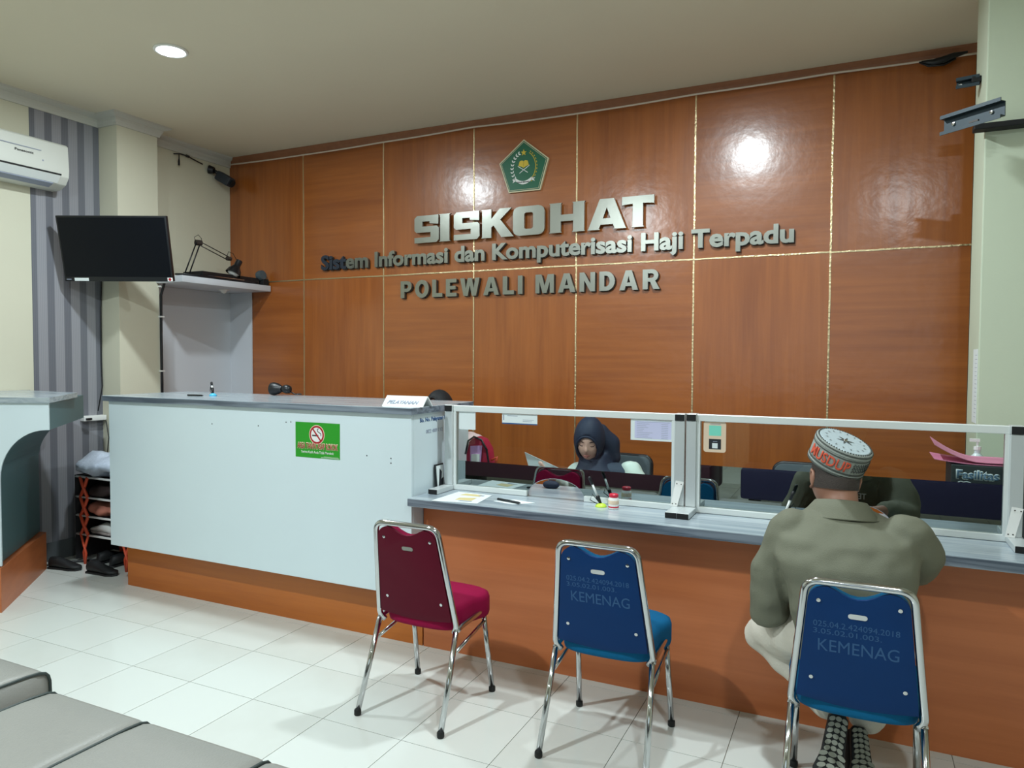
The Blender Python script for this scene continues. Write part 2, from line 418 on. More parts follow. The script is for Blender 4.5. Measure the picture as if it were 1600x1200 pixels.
wr = MB().box(-2.1, .2, -9.6, -9.5, 0, H).box(5, 6.6, -9.6, -9.5, 0, H).box(.2, 5, -9.6, -9.5, 0, .9).box(.2, 5, -9.6, -9.5, 2.8, H)
struct(wr.build('wall_rear', m_cream))
win = struct(MB().box(.2, 5, -9.56, -9.55, .9, 2.8).build('window_1', m_glass))
fr = MB()
for x in (.2, 1.36, 2.56, 3.76, 4.94): fr.box(x, x+.06, -9.6, -9.5, .9, 2.8)
for z in (.9, 2.74): fr.box(.2, 5, -9.6, -9.5, z, z+.06)
fr.build('window_frame', m_alu, win)

# pillar and cornice at the left
PX, PY0, PY1 = -1.69, -1.337, -.975
pl = struct(MB().box(XL, PX, PY0, PY1, 0, H).build('wall_pillar_left', m_cream))
prof = [(0, -.085), (.014, -.085), (.018, -.066), (.03, -.052), (.036, -.03), (.058, -.022), (.075, -.014), (.08, 0), (0, 0)]
def cornice(name, a, b, nrm, m0=0, m1=0):
    a = V(a); b = V(b); n = V(nrm); d = (b-a).normalized(); M0 = []
    r0 = [a+n*px+V((0, 0, pz))-d*px*m0 for px, pz in prof]; r1 = [b+n*px+V((0, 0, pz))+d*px*m1 for px, pz in prof]
    return struct(MB().loft([r0, r1]).build(name, m_cornice))
cornice('trim_1', (XL, -9.5, H), (XL, PY0, H), (1, 0, 0), 0, -1)
cornice('trim_2', (XL, PY0, H), (PX, PY0, H), (0, -1, 0), -1, 1)
cornice('trim_3', (PX, PY0, H), (PX, PY1, H), (1, 0, 0), 1, 1)
cornice('trim_4', (XL, PY1, H), (XL, 0, H), (1, 0, 0), 0, 0)

# wood back wall: backing, panels, gilt joints, moulding
WE = 4.155
wb = struct(MB().box(-2.1, 6.6, .004, .1, 0, H).build('wall_back', mat('wall_back_base', (70, 36, 20), .6)))
xs = [XL, -.998, -.123, .752, 1.627, 2.502, 3.377, WE]; zJ = 2.24
for k in range(7):
    for row, (z0, z1) in enumerate(((0, zJ), (zJ, H-.05))):
        hor = (k+row) % 2 == 0
        cx, cz = (xs[k]+xs[k+1])/2, (z0+z1)/2
        b = MB().box(xs[k]+.003, xs[k+1]-.003, -.012, .004, z0+.003, z1-.003)
        b.build('wood_panel', m_woodh if hor else m_woodv, wb, bevel=.002, seg=1, origin=(cx, 0, cz), smooth=False)
for k in range(1, 7):
    b = MB(); z = 0; wd = .0055
    n = 26
    rings = []
    for i in range(n+1):
        zz = (H-.05)*i/n; dx = random.uniform(-.0012, .0012)
        rings.append([V((xs[k]+dx-wd, -.011, zz)), V((xs[k]+dx-wd, -.0155, zz)), V((xs[k]+dx+wd, -.0155, zz)), V((xs[k]+dx+wd, -.011, zz))])
    b.loft(rings).build('joint_strip', m_gold, wb)
rings = []
for i in range(61):
    xx = XL+(WE-XL)*i/60; dz = random.uniform(-.0012, .0012)
    rings.append([V((xx, -.0110, zJ+dz-.005)), V((xx, -.0162, zJ+dz-.005)), V((xx, -.0162, zJ+dz+.005)), V((xx, -.0110, zJ+dz+.005))])
MB().loft(rings).build('joint_strip', m_gold, wb)
MB().prism([(0, 0), (0, -.055), (.02, -.055), (.028, -.03), (.045, -.012), (.045, 0)], 0, WE-XL, Matrix(((0, 0, 1, XL), (-1, 0, 0, 0), (0, 1, 0, H), (0, 0, 0, 1)))).build('top_moulding', m_woodtrim, wb)
# right-hand free-standing pillar
struct(MB().box(4.072, 4.9, -1.05, -.7, 0, H).build('wall_pillar_right', m_creamgreen, bevel=.006))
struct(MB().box(WE, 6.5, -.02, .004, 0, H).build('trim_5', m_cream))

# cable along the wood wall
pts = []
for i in range(90):
    x = -1.86+(4.15+1.86)*i/89; kz = [(-1.86, 3.355), (-1.0, 3.345), (-.12, 3.352), (.75, 3.366), (1.6, 3.35), (2.5, 3.362), (3.36, 3.366), (4.15, 3.356)]
    for (a, za), (c, zc) in zip(kz, kz[1:]):
        if a <= x <= c+1e-6: t = (x-a)/(c-a); z = za*(1-t)+zc*t-.004*math.sin(PI*t); break
    pts.append((x, -.062, z))
cb = MB().tube(pts, .0065, 6).build('ceiling_cable', mat('white_cable', (214, 200, 186), .5), smooth=True)
tag(cb, 'thin white cable running along the top of the wooden wall', 'cable')
kn = thing('cable_knot', 'dark taped cable junction at the right end of the white top cable', 'cable', (3.98, -.07, 3.35))
MB().tube([(-.12, 0, .0), (-.06, .0, -.015), (0, 0, -.01), (.05, 0, .01), (.12, 0, .02)], [.008, .022, .026, .018, .006], 8).build('tape_wrap', m_black, kn, smooth=True)
MB().tube([(-.13, 0, 0), (-.08, -.01, -.035), (0, -.01, -.04), (.06, 0, -.01)], .006, 6).build('loose_wire', m_black, kn, smooth=True)

# ------------------------------------------------------------------ wall lettering
sg = thing('steel_lettering', 'large brushed steel capital letters SISKOHAT on the wooden wall', 'sign', (1.19, -.012, 2.48))
hh = .222
def g_I(w): s = w*.12; return [(0, 0), (w, 0), (w-s, .03), (w-s, .97), (w, 1), (0, 1), (s, .97), (s, .03)]
def g_S(w):
    a = .24; return [(0, .0), (w*.9, 0), (w, .10), (w, .52), (w*.92, .60), (w*.33, .60), (w*.33, .78), (w*.62, .78), (w*.62, .70), (w*.98, .66), (w*.98, 1), (w*.1, 1), (0, .9), (0, .46), (w*.08, .38), (w*.66, .38), (w*.66, .2), (0.0, .2)]
def g_K(w): return [(0, 0), (w*.33, 0), (w*.33, .36), (w*.4, .43), (w*.66, 0), (w*1.05, 0), (w*.62, .62), (w*.98, 1), (w*.6, 1), (w*.33, .66), (w*.33, 1), (0, 1), (w*.03, .96), (w*.03, .04)]
def g_H(w): return [(0, 0), (w*.36, 0), (w*.33, .04), (w*.33, .38), (w*.67, .38), (w*.67, .04), (w*.64, 0), (w, 0), (w*.97, .04), (w*.97, .96), (w, 1), (w*.64, 1), (w*.67, .96), (w*.67, .6), (w*.33, .6), (w*.33, .96), (w*.36, 1), (0, 1), (w*.03, .96), (w*.03, .04)]
def g_T(w): return [(w*.3, 0), (w*.7, 0), (w*.66, .04), (w*.66, .76), (w*.94, .74), (w, .72), (w, 1), (0, 1), (0, .72), (w*.06, .74), (w*.34, .76), (w*.34, .04)]
def g_O(w):
    o = [(x*w, y) for x, y in rrect(0, 1, 0, 1, .2, 3)]; i = [(x*w, y) for x, y in rrect(.36, .64, .22, .78, .06, 2)]
    return o, i
def g_A(w):
    o = [(0, 0), (w*.33, 0), (w*.3, .04), (w*.345, .16), (w*.655, .16), (w*.7, .04), (w*.67, 0), (w, 0), (w*.97, .04), (w*.68, 1), (w*.32, 1), (w*.03, .04)]
    return o, [(w*.4, .36), (w*.6, .36), (w*.5, .72)]
def bridged(o, i):        # outline with a hole as one polygon through a hairline slit
    j = min(range(len(o)), key=lambda k: (V(o[k])-V(i[0])).length); ii = i[::-1]
    s = ii.index(i[0]); ii = ii[s:]+ii[:s]
    return o[:j+1]+ii+[(ii[0][0]+1e-4, ii[0][1]+1e-4)]+[(o[j][0]+1e-4, o[j][1]+1e-4)]+o[j+1:]
glyph = [('S', .215, .235), ('I', .448, .115), ('S', .59, .235), ('K', .84, .27), ('O', 1.118, .265), ('H', 1.42, .29), ('A', 1.725, .30), ('T', 1.99, .235)]
for g, x, wd in glyph:
    wn = wd/hh; Mx = wallF(x, 2.487, -.034) @ Matrix.Diagonal((hh, hh, 1, 1))
    f = dict(S=g_S, I=g_I, K=g_K, H=g_H, T=g_T, O=g_O, A=g_A)[g](wn)
    b = MB()
    if isinstance(f, tuple):
        bm = bmesh.new(); vo = [bm.verts.new((x_, y_, 0)) for x_, y_ in f[0]]; vi = [bm.verts.new((x_, y_, 0)) for x_, y_ in f[1]]
        ed = [bm.edges.new((vo[k], vo[(k+1) % len(vo)])) for k in range(len(vo))]+[bm.edges.new((vi[k], vi[(k+1) % len(vi)])) for k in range(len(vi))]
        bmesh.ops.triangle_fill(bm, edges=ed, use_beauty=True)
        ge = bmesh.ops.extrude_face_region(bm, geom=bm.faces[:])
        for v in ge['geom']:
            if isinstance(v, bmesh.types.BMVert): v.co.z += .02
        bm.transform(Mx); b.bm.free(); b.bm = bm
    else: b.prism(f, 0, .02, Mx)
    b.build('letter', m_steel, sg, world=True)
def letterline(name, s, x, z, width, height, label, sty, offset, dark=(), space=1.0):
    t = thing(name, label, 'sign', (x+width/2, -.012, z))
    bm = text_bm(s, wallF(x, z, -.03), width=width, height=height, extrude=.014, offset=offset, space=space)
    for k, (vs, fs) in enumerate(split_letters(bm)):
        MB().add(vs, fs).build('letter', m_steeld if k in dark else m_steel, t, world=True)
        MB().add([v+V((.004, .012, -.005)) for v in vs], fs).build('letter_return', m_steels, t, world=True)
    bm.free(); return t
letterline('steel_lettering', 'Sistem Informasi dan Komputerisasi Haji Terpadu', -.778, 2.272, 3.934, .172, 'long middle line of small steel letters, Sistem Informasi dan Komputerisasi Haji Terpadu', 0, .034, dark=(0, 1, 2, 3))
def arc(cx, cy, rx, ry, a0, a1, n=8): return [(cx+rx*math.cos(a0+(a1-a0)*k/n), cy+ry*math.sin(a0+(a1-a0)*k/n)) for k in range(n+1)]
HP = PI/2
caps = {
 'P': ([(0, 0), (.25, 0), (.25, .36)]+arc(.40, .68, .32, .32, -HP, HP)+[(0, 1)], [(.25, .56)]+arc(.38, .68, .12, .12, -HP, HP)+[(.25, .80)], .72),
 'R': ([(0, 0), (.25, 0), (.25, .38), (.36, .38), (.52, 0), (.82, 0), (.60, .43)]+arc(.44, .69, .31, .31, -.9, HP)+[(0, 1)], [(.25, .57)]+arc(.42, .685, .12, .115, -HP, HP)+[(.25, .80)], .82),
 'D': ([(0, 0)]+arc(.34, .5, .44, .5, -HP, HP, 10)+[(0, 1)], [(.25, .22)]+arc(.33, .5, .19, .28, -HP, HP)+[(.25, .78)], .78),
 'O': (arc(.44, .5, .44, .52, 0, 2*PI*.96, 26), arc(.44, .5, .19, .29, 0, 2*PI*.94, 18), .88),
 'L': ([(0, 0), (.64, 0), (.64, .22), (.25, .22), (.25, 1), (0, 1)], None, .64),
 'E': ([(0, 0), (.66, 0), (.66, .21), (.25, .21), (.25, .40), (.60, .40), (.60, .60), (.25, .60), (.25, .79), (.65, .79), (.65, 1), (0, 1)], None, .66),
 'W': ([(0, 1), (.2, 0), (.46, 0), (.58, .6), (.70, 0), (.96, 0), (1.16, 1), (.90, 1), (.82, .42), (.70, 1), (.46, 1), (.34, .42), (.26, 1)], None, 1.16),
 'A': ([(0, 0), (.26, 0), (.32, .2), (.60, .2), (.66, 0), (.92, 0), (.61, 1), (.31, 1)], [(.385, .38), (.535, .38), (.46, .72)], .92),
 'I': ([(0, 0), (.26, 0), (.26, 1), (0, 1)], None, .26),
 'M': ([(0, 0), (.22, 0), (.22, .62), (.39, 0), (.61, 0), (.78, .62), (.78, 0), (1.0, 0), (1.0, 1), (.67, 1), (.5, .4), (.33, 1), (0, 1)], None, 1.0),
 'N': ([(0, 0), (.24, 0), (.24, .58), (.56, 0), (.80, 0), (.80, 1), (.56, 1), (.56, .42), (.24, 1), (0, 1)], None, .80)}
def glyph_mesh(o_, h_, sx, sy, Mx, d):
    b = MB()
    if not h_: return b.prism([(x*sx, y*sy) for x, y in o_], 0, d, Mx)
    bm = bmesh.new(); ed = []
    for lp in (o_, h_):
        vo = [bm.verts.new((x*sx, y*sy, 0)) for x, y in lp]; ed += [bm.edges.new((vo[k], vo[(k+1) % len(vo)])) for k in range(len(vo))]
    bmesh.ops.triangle_fill(bm, edges=ed, use_beauty=True)
    ge = bmesh.ops.extrude_face_region(bm, geom=bm.faces[:])
    for v in ge['geom']:
        if isinstance(v, bmesh.types.BMVert): v.co.z += d
    bm.transform(Mx); b.bm.free(); b.bm = bm; return b
pm = thing('steel_lettering', 'lowest line of steel capital letters, POLEWALI MANDAR', 'sign', (1.17, -.012, 2.04))
word = 'POLEWALI MANDAR'; hL = .142; tot = sum(caps[c][2] for c in word if c != ' '); gap = .22; spc = .50
Wt = tot+gap*(len(word)-2)+spc; sxx = 2.20/Wt; xx = .07
for c in word:
    if c == ' ': xx += spc*sxx; continue
    o_, h_, wd = caps[c]
    glyph_mesh(o_, h_, sxx, hL, wallF(xx, 2.04, -.03), .014).build('letter', m_steel, pm, world=True)
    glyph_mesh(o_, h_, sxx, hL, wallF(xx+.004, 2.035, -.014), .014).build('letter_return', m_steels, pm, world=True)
    xx += (wd+gap)*sxx

# crest
cr = thing('crest_plaque', 'green pentagon crest with yellow star and book above the steel letters', 'plaque', (1.194, -.012, 2.83))
pent = [(1.196, 3.226), (1.404, 3.062), (1.335, 2.828), (1.068, 2.828), (.986, 3.062)]
cc = (1.197, 3.0)
def pscale(s): return [(cc[0]+(x-cc[0])*s, cc[1]+(z-cc[1])*s) for x, z in pent]
F0 = wallF(0, 0, -.012)
MB().prism(pscale(1), 0, .018, F0).build('rim', m_crestedge, cr, world=True)
MB().prism(pscale(.95), .018, .020, F0).build('board', m_crest, cr, world=True)
for sA, sB in ((.915, .90),):
    a = pscale(sA); b_ = pscale(sB); q = MB()
    for k in range(5):
        k2 = (k+1) % 5; q.prism([a[k], a[k2], b_[k2], b_[k]], .0202, .0212, F0)
    q.build('inner_line', m_crestedge, cr, world=True)
st = []
for k in range(10):
    a = PI/2+k*PI/5; r = .026 if k % 2 == 0 else .011; st.append((cc[0]+r*math.cos(a), cc[1]+.124+r*math.sin(a)))
MB().prism(st, .020, .023, F0).build('star', m_crestgold, cr, world=True)
b = MB(); bx, bz = cc[0], cc[1]+.03
b.prism([(bx-.001, bz-.022), (bx-.001, bz+.028), (bx-.014, bz+.036), (bx-.034, bz+.03), (bx-.044, bz-.004), (bx-.022, bz-.01)], .020, .023, F0)
b.prism([(bx+.001, bz-.022), (bx+.022, bz-.01), (bx+.044, bz-.004), (bx+.034, bz+.03), (bx+.014, bz+.036), (bx+.001, bz+.028)], .020, .023, F0)
b.build('open_book', m_crestgold, cr, world=True)
b = MB()
for sgn in (1, -1):
    p = [(-.05*sgn, .004), (-.05*sgn, .009), (.035*sgn, -.045), (.035*sgn, -.051)]
    b.prism([(bx+x, bz-.012+z) for x, z in p], .020, .0225, F0)
b.build('book_stand', m_signwhite, cr, world=True)
b = MB()
for k in range(9):
    a = math.radians(118+k*13.5); rx, rz = .098, .118; px, pz = cc[0]+rx*math.cos(a), cc[1]+.012+rz*math.sin(a)
    for s in (1, -1):
        d = a+PI/2+PI+s*.7; q = [(px, pz), (px+.012*math.cos(d-.5), pz+.012*math.sin(d-.5)), (px+.024*math.cos(d), pz+.024*math.sin(d)), (px+.012*math.cos(d+.5), pz+.012*math.sin(d+.5))]
        b.prism(q, .020, .0222, F0)
b.build('rice_sprig', m_signwhite, cr, world=True)
b = MB()
for k in range(22):
    a0 = math.radians(62-k*5.6); a1 = math.radians(62-(k+1)*5.6)
    P = lambda a, r: (cc[0]+r*.098*math.cos(a), cc[1]+.012+r*.118*math.sin(a))
    b.prism([P(a0, 1), P(a0, 1.05), P(a1, 1.05), P(a1, 1)], .020, .0222, F0)
    if k % 2 == 0: b.prism([P(a0, 1.12), P(a0, 1.17), P(a1, 1.17), P(a1, 1.12)], .020, .0222, F0)
b.build('gold_sprig', m_crestgold, cr, world=True)
up_, dn_ = [], []
for k in range(9):
    t = -1+2*k/8; up_.append((cc[0]+.068*t, cc[1]-.105+.028*t*t+.012)); dn_.append((cc[0]+.066*t, cc[1]-.105+.028*t*t-.013))
MB().prism(up_+dn_[::-1], .020, .0225, F0).build('ribbon', m_signwhite, cr, world=True)
text('ribbon_text', 'IKHLAS BERAMAL', wallF(cc[0]-.052, cc[1]-.106, -.0346), m_ink, cr, width=.104, height=.011, offset=.02)
b = MB()
for s in (1, -1): b.prism([(cc[0]+s*.068, cc[1]-.07), (cc[0]+s*.098, cc[1]-.074), (cc[0]+s*.086, cc[1]-.085), (cc[0]+s*.094, cc[1]-.1), (cc[0]+s*.07, cc[1]-.09)], .020, .0222, F0)
b.build('ribbon_tail', m_signwhite, cr, world=True)

# ------------------------------------------------------------------ ceiling lights
for i, (x, y, p) in enumerate(LAMPS):
    lb = ['round ceiling downlight at the left, above the white counter', 'round ceiling downlight above the staff desk at the right', 'round ceiling downlight above the waiting area, nearer the red chair',
          'round ceiling downlight near the camera at the right', 'round ceiling downlight far behind the benches on the left', 'round ceiling downlight far behind the camera'][i]
    t = thing('ceiling_light', lb, 'light', (x, y, H), group='ceiling downlights')
    n = 28; rg = [[V((r*math.cos(2*PI*k/n), r*math.sin(2*PI*k/n), z)) for k in range(n)] for r, z in ((.082, 0), (.1, 0), (.1, -.008), (.092, -.014), (.082, -.01))]
    MB().loft(rg, caps=False, closed=True).build('trim_ring', m_signwhite, t, smooth=True)
    MB().lathe([(.081, -.002), (.081, -.012), (.06, -.014), (.01, -.015)], 24).build('diffuser', m_lampglow, t, smooth=True)

# ================================================================== HIGH COUNTER
hc = thing('service_counter', 'tall white service counter with grey top and wood plinth at the left', 'counter', (.3, -1.8, 0))
hx0, hx1 = -.885, 1.473
fy0 = -2.01
MB().box(hx0, hx1, fy0, fy0+.02, .298, 1.25).box(hx1-.02, hx1, fy0+.02, -1.40, .298, 1.25).box(hx0, hx0+.02, fy0+.02, -1.40, .298, 1.25).box(hx0+.02, hx1-.02, fy0+.02, -1.5, .298, .32).build('front_panel', m_white, hc, world=True, bevel=.002, seg=1)
MB().box(hx0-.03, hx1+.015, -2.035, -1.37, 1.25, 1.286).build('worktop', m_worktop, hc, world=True, bevel=.003)
MB().box(hx0-.031, hx1+.016, -2.0365, -2.0352, 1.252, 1.283).box(hx1+.0152, hx1+.0165, -2.0352, -1.37, 1.252, 1.283).build('edge_band', m_topedge, hc, world=True)
MB().box(-.70-.17, 1.47, -1.90, -1.88, 0, .298).box(-.87, -.85, -1.88, -1.4, 0, .298).build('plinth', m_woodplinth, hc, world=True)
# small screw marks
b = MB()
for x, z in ((.05, 1.14), (.63, 1.175), (.665, 1.178), (1.19, 1.02), (1.345, 1.015), (1.345, .99), (.42, 1.145)): b.lathe([(.004, 0), (.003, .0015)], 8, wallF(x, z, fy0))
b.build('screw_marks', m_ink, hc, world=True)
# blue lettering on the right face
FX = lambda y, z, x=hx1: frame((x, y, z), (0, 1, 0), (0, 0, 1))
text('side_text', 'Bo. No. Pelayanan H', FX(-1.93, 1.196, hx1+.0005), m_inkblue, hc, width=.27, height=.03, offset=.02)
text('side_text', '0822 4889 7 12', FX(-1.87, 1.14, hx1+.0005), m_inkgrey, hc, width=.17, height=.02)

# no smoking sticker
sk = thing('no_smoking_sign', 'bright green no smoking sticker on the front of the white counter', 'sign', (.855, fy0, .985))
Fs = wallF(.7, .985, fy0-.0005); W_, H_ = .311, .197
MB().prism([(0, 0), (W_, 0), (W_, H_), (0, H_)], 0, .0012, Fs).build('sticker_sheet', m_green, sk, world=True)
def disc(name, r, d, m, cx=W_*.49, cz=H_*.66, asp=1.0):
    MB().prism([(cx+r*math.cos(2*PI*k/40), cz+r*asp*math.sin(2*PI*k/40)) for k in range(40)], d-.0004, d, Fs).build(name, m, sk, world=True)
disc('outer_ring', .054, .0016, m_peach); disc('red_ring', .050, .0020, m_signred); disc('white_disc', .040, .0024, m_signwhite)
cx, cz = W_*.49, H_*.66
MB().box(cx-.032, cx+.012, cz-.009, cz-.001, .0024, .0028, Fs).build('cigarette', m_ink, sk, world=True)
MB().tube([(cx+.03, cz-.006, .0027), (cx+.03, cz+.006, .0027), (cx+.018, cz+.012, .0027), (cx+.008, cz+.018, .0027), (cx+.004, cz+.03, .0027), (cx+.014, cz+.034, .0027)], .0022, 5, M=Fs).build('smoke_line', m_ink, sk, world=True)
a = -.86; MB().box(-.042, .042, -.0045, .0045, .0028, .0032, Fs @ Matrix.Translation((cx, cz, 0)) @ Matrix.Rotation(a, 4, 'Z')).build('red_bar', m_signred, sk, world=True)
text('headline_backing', 'AREA TANPA ASAP ROKOK', Fs @ Matrix.Translation((.012, .047, .0012)), m_peach, sk, width=.288, height=.038, extrude=.0004, offset=.055)
text('headline', 'AREA TANPA ASAP ROKOK', Fs @ Matrix.Translation((.014, .050, .0018)), m_signred, sk, width=.283, height=.031, extrude=.0004, offset=.015)
text('subline', 'Terima Kasih Anda Tidak Merokok', Fs @ Matrix.Translation((.04, .024, .0014)), m_signwhite, sk, width=.23, height=.015, extrude=.0004, offset=.01)
MB().box(.18, .305, .004, .006, .0012, .0016, Fs).box(.20, .30, .010, .011, .0012, .0016, Fs).build('fine_print', m_signwhite, sk, world=True)

# tent sign
tn = thing('desk_sign', 'folded white PELAYANAN desk sign standing on the tall counter', 'sign', (1.375, -1.9, 1.286), rz=.04)
L_ = .125
MB().prism([(-.055, 0), (-.004, .054), (.004, .054), (.055, 0), (.048, 0), (0, .049), (-.048, 0)], -L_, L_, frame((0, 0, 0), (0, 1, 0), (0, 0, 1))).build('folded_card', m_paper, tn)
text('sign_text', 'PELAYANAN', frame((-.10, -.044, .013), (1, 0, 0), (0, .69, .73)), m_inkgrey, tn, world=False, width=.19, height=.024, offset=.02, shear=.3)

# microphone-like clip and scanner on the tall counter
def penstand(name, label, loc, rz, lean=.5, base=m_lime, penl=.15, rbase=.028, pm=m_black):
    t = thing(name, label, 'pen', loc, rz)
    MB().lathe([(rbase, 0), (rbase, .004), (rbase*.8, .012), (rbase*.4, .017), (.004, .018)], 20).build('base', base, t, smooth=True)
    d = V((math.sin(lean), 0, math.cos(lean))); p0 = V((0, 0, .012))
    MB().tube([p0, p0+d*.04, p0+d*.045], [.006, .010, .009], 10).build('socket', m_black, t, smooth=True)
    MB().tube([p0+d*.04, p0+d*(penl*.75)], .0055, 10).build('barrel', m_alul if pm is m_black else pm, t, smooth=True)
    MB().tube([p0+d*(penl*.75), p0+d*penl, p0+d*(penl+.006)], [.0075, .008, .005], 10).build('pen_cap', m_black, t, smooth=True)
    MB().tube([p0+V((.006, .004, .006)), p0+d*.06+V((.018, .006, -.004)), p0+d*.055+V((.03, .006, -.03)), p0+V((.02, .004, .004))], .0022, 6).build('cord', m_black, t, smooth=True)
    return t
penstand('desk_pen', 'small cyan based desk pen standing on the left of the tall counter', (-.26, -1.72, 1.286), 2.6, .55, m_cyan, .085, .024)
pp = thing('ballpoint_pen', 'dark pen lying flat on the tall counter beside the cyan holder', 'pen', (-.33, -1.8, 1.286), .15)
MB().tube([(-.06, 0, .006), (.05, 0, .006), (.062, 0, .006)], [.0055, .0055, .002], 8).build('barrel', m_black, pp, smooth=True)
MB().box(.02, .055, -.0015, .0015, .010, .013).build('clip', m_chrome, pp)
sc = thing('clip_lamp', 'small black clip lamp lying behind the tall counter by the wood wall', 'lamp', (.0, -1.46, 1.286), .1)
MB().lathe([(.010, 0), (.042, .0), (.044, .02), (.036, .05), (.022, .075), (.02, .082), (.008, .085)], 20, Matrix.Translation((-.0, 0, .044)) @ Matrix.Rotation(PI/2, 4, 'Y')).build('shade', m_black, sc, smooth='auto')
MB().tube([(.08, 0, .044), (.1, 0, .044), (.115, 0, .044), (.14, 0, .04), (.15, 0, .04)], [.018, .026, .03, .026, .012], 14).build('lamp_neck', m_black, sc, smooth=True)
MB().tube([(.14, 0, .03), (.18, .01, .008), (.22, .02, .01), (.2, .04, .012), (.16, .03, .01)], .004, 6).build('cord', m_black, sc, smooth=True)

# ================================================================== LOW COUNTER
lc = thing('reception_counter', 'long low wood fronted reception counter with grey streaked top', 'counter', (3.2, -1.75, 0))
MB().box(1.478, 5.3, -1.90, -1.88, 0, .78).box(1.478, 5.3, -1.46, -1.44, 0, .78).box(5.28, 5.3, -1.88, -1.46, 0, .78).build('front_panel', m_wooddesk, lc, world=True)
MB().box(1.478, 5.3, -2.055, -1.36, .782, .825).build('worktop', m_worktop, lc, world=True, bevel=.004)
MB().box(1.479, 5.299, -2.0565, -2.0552, .785, .821).build('edge_band', m_topedge, lc, world=True)
MB().box(1.4785, 1.53, -1.895, -1.885, .3, .78).build('filler_strip', m_greyedge, lc, world=True)

# glass screens
YP = -1.72
def screen(name, x0, x1, zt, label, holes, filmz, group='glass counter screens'):
    t = thing(name, label, 'screen', ((x0+x1)/2, YP, .825), group=group)
    zb = .826; pw = .047
    for xa in (x0, x1-pw):
        MB().box(xa, xa+pw, YP-.03, YP+.015, zb+.026, zt-.034).build('post', m_alu, t, world=True, bevel=.002, seg=1)
        MB().box(xa, xa+pw, YP-.03, YP+.03, zt-.034, zt).build('top_arm', m_alu, t, world=True, bevel=.002, seg=1)
        MB().box(xa+.002, xa+pw-.002, YP-.034, YP-.0301, zt-.033, zt-.002).build('end_cap', m_blackm, t, world=True)
        MB().box(xa-.004, xa+pw+.004, YP-.19, YP+.018, zb, zb+.0255).build('foot', m_alu, t, world=True, bevel=.002, seg=1)
        MB().box(xa-.002, xa+pw+.002, YP-.194, YP-.1901, zb+.001, zb+.0245).build('end_cap', m_blackm, t, world=True)
    MB().box(x0+pw, x1-pw, YP-.018, YP+.014, zt-.034, zt-.002).build('top_rail', m_alul, t, world=True, bevel=.002, seg=1)
    for xa in (x0+pw, x1-pw-.016): MB().box(xa, xa+.016, YP-.018, YP+.014, zb+.026, zt-.034).build('side_rail', m_alul, t, world=True, bevel=.001, seg=1)
    segs = []; xa = x0+pw
    for hx0_, hx1_, hz in holes: segs.append((xa, hx0_)); xa = hx1_
    segs.append((xa, x1-pw))
    for a, b_ in segs: MB().box(a, b_, YP-.018, YP+.014, zb, zb+.028).build('bottom_rail', m_alul, t, world=True, bevel=.002, seg=1)
    def outline(z1, eps=0):
        p = [(x0+pw+.016, z1), (x0+pw+.016, zb+.028)]
        for a, b_, hz in holes:
            p += [(a, zb+.028)]
            for k in range(0, 17):
                an = PI-PI*k/16; p.append(((a+b_)/2+(b_-a)/2*math.cos(an), zb+.004+(hz-zb-.004)*math.sin(an)))
            p += [(b_, zb+.028)]
        p += [(x1-pw-.016, zb+.028), (x1-pw-.016, z1)]
        return p
    MB().prism(outline(zt-.034), -.002, .002, wallF(0, 0, YP)).build('glass_pane', m_glass, t, world=True)
    MB().prism(outline(filmz), .0022, .0028, wallF(0, 0, YP)).build('mirror_film', m_film, t, world=True)
    for a, b_, hz in holes:
        pts = [((a+b_)/2+(b_-a)/2*math.cos(PI-PI*k/16), YP, zb+.004+(hz-zb-.004)*math.sin(PI-PI*k/16)) for k in range(17)]
        MB().tube(pts, .003, 6).build('hole_edge', m_chrome, t, world=True, smooth=True)
    return t
sA = screen('glass_screen', 1.517, 2.822, 1.288, 'left glass counter screen with paper notices and small arched opening', [(2.005, 2.32, .928)], .985, None)
sB = screen('glass_screen', 2.829, 4.145, 1.29, 'right glass counter screen in front of the man in the cap', [(3.42, 3.70, .928)], 1.05, None)
# triangular braces
for t, x in ((sA, 2.785), (sB, 4.108)):
    MB().prism([(-.022, .0), (.010, .0), (.038, .115), (.0, .12)], 0, .004, frame((x, YP-.045, .852), (1, .0, 0), (0, .1, 1))).build('brace_plate', m_signwhite, t, world=True)
    b = MB()
    for px, pz in ((-.012, .012), (.004, .012), (.008, .108), (.028, .106)): b.lathe([(.003, 0), (.002, .002)], 8, frame((x+px, YP-.048, .852+pz), (1, 0, 0), (0, .1, 1)))
    b.build('screws', m_steels, t, world=True)
# notices on the glass
def notice(label, x0, x1, z0, z1, m, y=YP-.0045, deco=None):
    t = thing('paper_notice', label, 'notice', ((x0+x1)/2, y, z0)); MB().box(x0, x1, y-.0006, y, z0, z1).build('sheet', m, t, world=True)
    if deco: deco(t, y-.0007, x0, x1, z0, z1)
    return t
notice('blank pale blue paper notice in the left corner of the left glass screen', 1.594, 1.695, 1.157, 1.262, m_paper)
def d1(t, y, x0, x1, z0, z1):
    MB().box(x0, x1, y-.0004, y, z0, z0+.006).build('blue_strip', m_inkblue, t, world=True)
    MB().box(x0+.006, x0+.012, y-.0004, y, z0+.02, z1-.006).box(x0+.03, x0+.09, y-.0004, y, z1-.012, z1-.009).box(x0+.12, x1-.02, y-.0004, y, z1-.03, z1-.028).box(x0+.12, x1-.03, y-.0004, y, z1-.038, z1-.036).build('print', m_inkgrey, t, world=True)
notice('wide white notice with a blue bottom strip on the left glass screen', 1.855, 2.058, 1.198, 1.252, m_paper, deco=d1)
